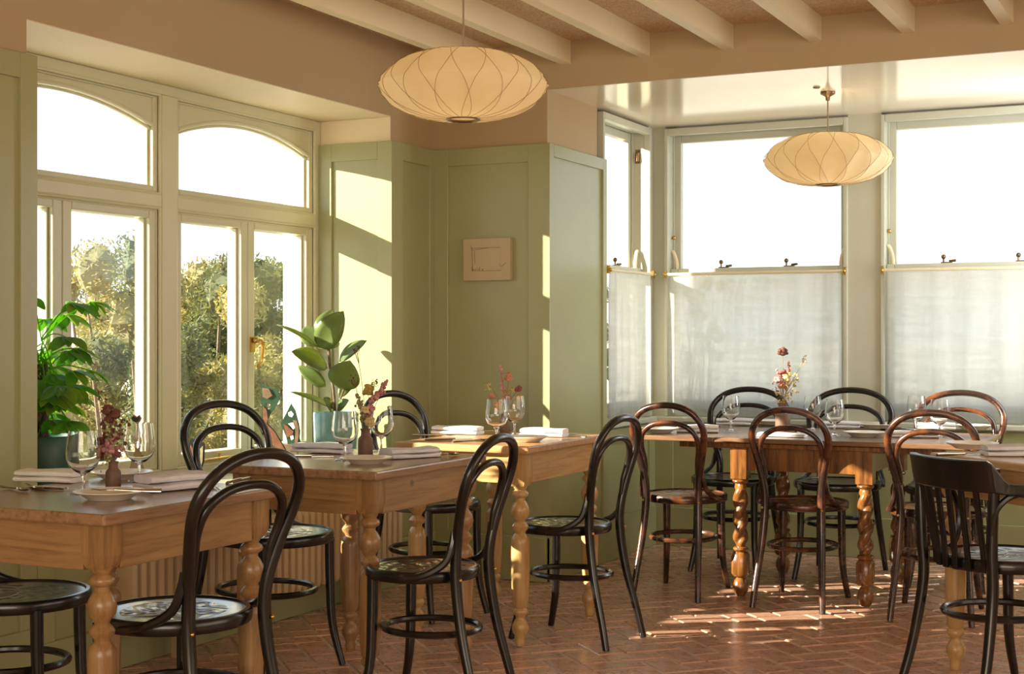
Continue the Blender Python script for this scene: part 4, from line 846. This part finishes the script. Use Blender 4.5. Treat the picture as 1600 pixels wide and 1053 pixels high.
def posy(px, py, z, label, vlabel, heads, hv=0.085, seed=1, vr=0.0215, big=1.35, vm='stoneware'):
    s = 1.0
    p = at(px, py, z); d = (p-O).dot(FV)
    v = obj('bud_vase', MB().lathe([(0, 0), (0.92*vr, 0), (vr, 0.004), (vr, hv*0.60), (0.93*vr, hv*0.68), (0.62*vr, hv*0.77), (0.58*vr, hv*0.9), (0.72*vr, hv), (0.58*vr, hv), (0.48*vr, hv*0.9), (0.5*vr, hv*0.76), (0, hv*0.7)], 24), vm)
    v.location = (p.x, p.y, z+0.0005); tag(v, vlabel, 'vase', 'brown stoneware bud vases')
    t = thing('dried_flower_posy', label, 'flowers', (p.x, p.y, z+hv*s*0.74), 0, 'dried flower posies')
    rr = random.Random(seed); base = Vector((p.x, p.y, z+hv*s*0.74))
    for (hx, hy, kind, size, m_) in heads:
        size *= big if kind != 'sprig' else 1.2
        q_ = atd(hx, hy, d+rr.uniform(-0.03, 0.03))-base
        neck = Vector((rr.uniform(-.006, .006), rr.uniform(-.006, .006), 0.035*s)); 
        mid = neck*0.5+q_*0.5+Vector((rr.uniform(-.006, .006), rr.uniform(-.006, .006), 0.01))
        pth = catmull([Vector((0, 0, 0.002)), neck, mid, q_], 4)
        so_ = obj('stem', MB().tube(pth, 0.0011, 5), 'stem', t)
        mb = MB()
        if kind == 'round':
            mb.ball(q_, size*0.8, 10, (1, 1, 0.9), 0.12)
            for k in range(16):
                a = rr.uniform(0, 2*PI); b_ = rr.uniform(-0.7, 1.4); c = q_+Vector((math.cos(a)*math.cos(b_), math.sin(a)*math.cos(b_), math.sin(b_)))*size*0.75; mb.ball(c, size*0.38, 6, (1, 1, 0.8), 0.2)
        elif kind == 'spike':
            n_ = 22; dirv = (q_-pth[-4]).normalized()
            for k in range(n_):
                c = q_-dirv*(size*3.4*k/n_)+Vector((rr.uniform(-1, 1), rr.uniform(-1, 1), rr.uniform(-1, 1)))*size*(0.25+0.35*k/n_); mb.ball(c, size*rr.uniform(0.22, 0.42), 6, jit=0.2)
        else:                                            # sprig of tiny buds on side twigs
            for k in range(18):
                c = q_+Vector((rr.uniform(-1, 1), rr.uniform(-1, 1), rr.uniform(-1.6, 0.9)))*size; mb.ball(c, size*rr.uniform(0.10, 0.24), 6, jit=0.2)
                if k % 2 == 0: mb.tube([c, pth[-3]], 0.0004, 4)
        obj('flower_head', mb, m_, so_)
CAMZ = YAW
# table 1
napkin(80, 752, H1, 0.15, 'folded white napkin at the left edge of the nearest table', 2)
ware('spoon', 55, 763, H1, -PI/2-0.55, 'larger spoon with its bowl up at left edge of nearest table')
ware('spoon', 24, 766, H1, -PI/2-0.35, 'spoon lying at the extreme left behind the larger spoon')
ware('knife', 92, 766, H1, -PI/2+0.1, 'knife lying beside the white napkin on the nearest table')
glass(130, 771, H1, 'nearest wine glass, left of the dark dried posy', 1.03)
glass(218, 752, H1, 'wine glass right of the dark dried posy, before the heart topped figure', 1.03)
plate(171, 780, H1, 'side plate at the near corner of the front table, fork across it')
plate(190, 748, H1, 'side plate behind the vase on the nearest table', 0.98)
napkin(272, 764, H1, PI/2-0.35, 'thick folded grey napkin right of the nearest side plate', 0, (1.0, 1.15, 1.35))
ware('fork', 196, 781, H1, PI/2+0.5, 'fork resting on the rim of the nearest side plate', 0.021)
ware('fork', 340, 766, H1, 0.9, 'fork at the back right corner of the nearest table', 0.0)
ware('knife', 372, 752, H1, 0.3, 'knife at the aisle side of the nearest table behind the black hoop')
posy(177, 767, H1, 'dark dried posy of brown roses and pink spikes on nearest table', 'brown bud vase on the nearest table', [
    (168, 642, 'round', 0.013, 'fl_brown'), (181, 648, 'round', 0.012, 'fl_brown'), (160, 660, 'spike', 0.010, 'fl_brown'), (158, 692, 'round', 0.012, 'fl_plum'), (160, 712, 'round', 0.012, 'fl_plum'), (186, 684, 'spike', 0.014, 'fl_pink'), (191, 700, 'spike', 0.013, 'fl_pink'), (180, 712, 'spike', 0.013, 'fl_pink'), (174, 668, 'sprig', 0.02, 'fl_sage'), (190, 665, 'sprig', 0.018, 'fl_brown'), (165, 682, 'sprig', 0.022, 'fl_sage'), (176, 692, 'sprig', 0.022, 'fl_sage'), (170, 720, 'sprig', 0.016, 'fl_cream'), (163, 618, 'sprig', 0.012, 'fl_brown'), (172, 655, 'round', 0.012, 'fl_brown'), (182, 672, 'sprig', 0.022, 'fl_brown'), (188, 712, 'spike', 0.012, 'fl_plum'), (168, 702, 'sprig', 0.02, 'fl_sage')], 0.083, 3)
# table 2
napkin(503, 707, H1, 0.1, 'folded grey napkin behind the glass on the middle table', 0, (1.05, 1.1, 1))
glass(539, 719, H1, 'wine glass left of the pink posy on the middle table', 1.02)
glass(596, 706, H1, 'wine glass right of the pink posy on the middle table', 1.02)
plate(572, 724, H1, 'side plate at the near corner of the middle table', 0.95)
napkin(640, 715, H1, PI/2-0.5, 'folded grey napkin on the right of the middle table', 1, (1.0, 1.05, 1.0))
ware('fork', 655, 706, H1, PI/2, 'fork behind the right napkin of the middle table', 0.0)
ware('spoon', 690, 713, H1, -0.4, 'spoon at the right edge of the middle table')
ware('knife', 478, 715, H1, -1.0, 'knife at the left end of the middle table')
posy(571, 716, H1, 'pink and cream dried posy on the middle table before the teal pot', 'brown bud vase on the middle table', [
    (575, 610, 'round', 0.017, 'fl_ochre'), (572, 652, 'round', 0.020, 'fl_ochre'), (578, 660, 'round', 0.016, 'fl_cream'), (603, 595, 'spike', 0.014, 'fl_pink'), (592, 612, 'spike', 0.015, 'fl_pink'), (583, 635, 'spike', 0.014, 'fl_pink'), (598, 604, 'spike', 0.013, 'fl_pink'), (559, 618, 'spike', 0.013, 'fl_sage'), (564, 640, 'sprig', 0.022, 'fl_sage'), (585, 598, 'sprig', 0.012, 'fl_brown'), (557, 545, 'sprig', 0.010, 'fl_brown'), (553, 592, 'sprig', 0.012, 'fl_brown'), (562, 630, 'spike', 0.012, 'fl_sage'), (570, 640, 'round', 0.013, 'fl_cream')], 0.106, 5, 0.0270)
# table 3
napkin(715, 678, H3, 0.1, 'sunlit white napkin at the left of the honey table', 2, (1.05, 1.0, 1))
glass(776, 690, H3, 'wine glass in front of the red and yellow posy on the honey table', 1.0)
glass(804, 679, H3, 'smaller looking wine glass right of the posy on the honey table', 0.98)
plate(822, 690, H3, 'side plate at the near corner of the honey table', 0.95)
napkin(850, 682, H3, 0.1, 'white napkin at the right side of the honey table', 3, (0.95, 0.95, 1))
ware('knife', 700, 688, H3, -0.9, 'dark knife crossing the left of the honey table')
ware('spoon', 740, 690, H3, -0.6, 'spoon beside the dark knife on the honey table')
ware('fork', 680, 682, H3, -1.2, 'fork at far left of the honey table')
ware('spoon', 893, 682, H3, 1.1, 'spoon beyond the right napkin of the honey table')
posy(789, 676, H3, 'loose dried posy of pink, red and yellow heads on the honey table', 'brown bud vase on the sunlit honey table', [
    (782, 570, 'spike', 0.010, 'fl_pink'), (783, 592, 'spike', 0.013, 'fl_pink'), (795, 590, 'round', 0.017, 'fl_rust'), (810, 608, 'round', 0.013, 'fl_plum'), (812, 621, 'round', 0.012, 'fl_ochre'), (778, 635, 'round', 0.019, 'fl_ochre'), (768, 619, 'round', 0.013, 'fl_rust'), (763, 602, 'sprig', 0.011, 'fl_cream'), (792, 612, 'sprig', 0.018, 'fl_ochre'), (802, 607, 'sprig', 0.012, 'fl_cream'), (784, 607, 'spike', 0.013, 'fl_pink'), (794, 622, 'round', 0.011, 'fl_rust')], 0.085, 8, 0.024)
# table 4
plate(1030, 676, H4, 'side plate at the left end of the oak table')
napkin(1090, 675, H4, 0.3, 'white napkin near the left end of the oak table', 2)
napkin(1150, 664, H4, 0.2, 'grey napkin behind the lone left glass on the oak table', 0, (1, .9, 1))
glass(1142, 673, H4, 'wine glass standing alone at the left of the oak table', 1.02)
glass(1270, 671, H4, 'wine glass just right of the tall posy on the oak table', 1.0)
glass(1304, 680, H4, 'second wine glass right of the tall posy on the oak table', 1.0)
plate(1208, 663, H4, 'side plate behind the tall posy on the oak table', 0.95)
plate(1372, 669, H4, 'side plate at the middle back of the oak table beside the mullion')
plate(1350, 682, H4, 'side plate at the middle front edge of the oak table', 1.0)
napkin(1312, 669, H4, 0.25, 'napkin behind the pair of glasses on the oak table', 0, (1, .9, 1))
napkin(1222, 682, H4, 0.1, 'flat napkin in front of the tall posy on the oak table', 3, (1.1, 1, .5))
glass(1432, 673, H4, 'left of the two glasses seen through the orange brown hoop', 1.02)
glass(1468, 682, H4, 'right of the two glasses seen through the orange brown hoop', 1.02)
napkin(1462, 671, H4, 0.2, 'napkin between the two glasses at the right of the oak table', 2, (.95, .9, 1))
napkin(1430, 683, H4, 0.2, 'flat white napkin framed by the orange brown inner hoop', 3, (1.05, 1, .8))
plate(1522, 671, H4, 'side plate at the right end of the oak table', 1.0)
ware('spoon', 1252, 678, H4, 1.0, 'spoon between the posy and the glasses on the oak table')
ware('fork', 1348, 671, H4, -0.9, 'fork beside the middle back plate of the oak table')
ware('spoon', 1415, 671, H4, 1.0, 'spoon left of the two right hand glasses on the oak table')
ware('knife', 1120, 667, H4, -0.8, 'knife left of the lone glass on the oak table')
posy(1223, 677, H4, 'tall dried posy topped by a dark rose on the oak table', 'tan bud vase on the oak table', [
    (1223, 550, 'round', 0.019, 'fl_brown'), (1222, 585, 'round', 0.020, 'fl_plum'), (1217, 593, 'round', 0.018, 'fl_pink'), (1227, 592, 'round', 0.018, 'fl_cream'), (1223, 602, 'round', 0.018, 'fl_rust'), (1233, 578, 'spike', 0.016, 'fl_cream'), (1240, 590, 'sprig', 0.022, 'fl_cream'), (1238, 605, 'sprig', 0.022, 'fl_ochre'), (1214, 578, 'spike', 0.010, 'fl_pink'), (1232, 565, 'spike', 0.010, 'fl_plum'), (1258, 560, 'sprig', 0.014, 'fl_cream'), (1222, 615, 'sprig', 0.024, 'fl_cream'), (1230, 622, 'sprig', 0.02, 'fl_ochre'), (1214, 600, 'sprig', 0.018, 'fl_plum')], 0.147, 11, 0.0360, 1.3)
# table 5
plate(1518, 701, H5, 'side plate on the corner of the diagonal right hand table', 1.03)
napkin(1585, 712, H5, 0.4, 'blue grey folded napkin on the diagonal right hand table', 0, (1.05, 1.1, 1.1))
ware('fork', 1548, 709, H5, 1.5, 'fork by the blue grey napkin on the diagonal right hand table')
ware('knife', 1500, 712, H5, -0.8, 'knife at the near edge of the diagonal right hand table')

# ------------------------------------------------------------------ outside
g = MB().box(-300, -200, -0.6, 300, 400, -0.45); go = obj('garden_ground', g, 'ground'); go['kind'] = 'structure'; go['label'] = 'dry grassy ground outside the windows'
pa = MB().box(-40, 9.0, -0.449, -4.6, 12.3, -0.43).box(-7.2, 0, -0.449, -4.5, 9.0, -0.43); po = obj('garden_path', pa, 'path'); po['kind'] = 'structure'; po['label'] = 'pale path crossing the garden'  # strip along the house added to bounce sun up onto the window soffit
def shrub(px, d, h, wd, m_, label, seed, n=13000, trunk=True, leafs=0.03):
    p = atd(px, 526.5, d); rr = random.Random(seed); t = thing('garden_shrub', label, 'shrub', (p.x, p.y, -0.45), 0, 'shrubs outside the left window')
    if trunk:
        mb = MB()
        for k in range(5):
            a = rr.uniform(0, 2*PI); top = Vector((math.cos(a)*wd*0.45, math.sin(a)*wd*0.4, h*rr.uniform(0.75, 0.95)))
            mb.tube(catmull([(0.1*math.cos(a), 0.1*math.sin(a), 0), top*0.45+Vector((rr.uniform(-.15, .15), 0, 0)), top], 4), lerp_list([0.035, 0.018, 0.008], 4), 6)
        obj('trunk', mb, 'bark', t)
    blobs = []
    for k in range(16): 
        a = rr.uniform(0, 2*PI); u = rr.random(); blobs.append((Vector((math.cos(a)*wd*0.5*math.sqrt(u), math.sin(a)*wd*0.45*math.sqrt(u), h*rr.uniform(0.25 if trunk else 0.1, 0.92))), wd*rr.uniform(0.14, 0.26)))
    cb = MB()
    for c, q in blobs: cb.ball(c, q*0.72, 8, jit=0.25)
    vs = []; fs = []
    for k in range(n):
        c, q = rr.choice(blobs); dv = Vector((rr.gauss(0, 1), rr.gauss(0, 1), rr.gauss(0, 1))).normalized(); p_ = c+dv*q*rr.uniform(0.55, 1.08)
        if p_.z < 0.02: continue
        a1 = Vector((rr.gauss(0, 1), rr.gauss(0, 1), rr.gauss(0, 1)+0.6)).normalized(); a2 = a1.orthogonal().normalized(); L_ = leafs*rr.uniform(0.6, 1.7); w_ = leafs*0.28
        i = len(vs); vs += [p_-a2*w_, p_+a1*L_, p_+a2*w_, p_-a1*L_*0.4]; fs.append((i, i+1, i+2, i+3))
    mb = MB(); mb.add(vs, fs, False); mb.add(cb.v, cb.f, False); o = obj('foliage', mb, m_, t); o['kind'] = 'stuff'
shrub(185, 13.0, 2.55, 1.1, 'fol_gold', 'tall golden shrub seen through the left casement', 1)
shrub(122, 14.0, 2.2, 0.7, 'fol_gold', 'slim golden shrub beside the money tree through the glass', 2, 6000)
shrub(215, 11.0, 1.75, 0.8, 'fol_green', 'grey green bush before the tall golden shrub', 3)
shrub(305, 12.5, 2.55, 1.2, 'fol_green', 'tall olive green shrub seen through the middle casement', 4, 13000)
shrub(320, 11.5, 1.45, 0.7, 'fol_gold', 'yellow bush in front of the tall olive shrub', 5, 7000, False)
shrub(300, 14.5, 2.6, 1.0, 'fol_gold', 'golden shrub behind the tall olive shrub', 12, 7000)
shrub(395, 13.0, 2.5, 0.8, 'fol_green', 'olive shrub behind the meeting stiles of the right casements', 6)
shrub(430, 12.0, 2.1, 0.9, 'fol_gold', 'yellow green shrub seen through the right casement', 7)
shrub(165, 9.5, 0.85, 0.9, 'fol_pink', 'low russet bush outside the left casement', 8, 5200, False)
shrub(300, 9.5, 0.62, 0.8, 'fol_pink', 'low pinkish bush outside the middle casement', 9, 5200, False)
shrub(1072, 30.0, 3.1, 0.8, 'fol_gold', 'distant golden tree top showing above the middle sheer curtain', 10, 3000)
shrub(1100, 34.0, 3.2, 0.8, 'fol_green', 'distant green tree top right of the golden one above the curtain', 11, 2400)
shrub(958, 24.0, 3.0, 1.2, 'fol_green', 'distant tree behind the narrow bay window', 13, 3000)
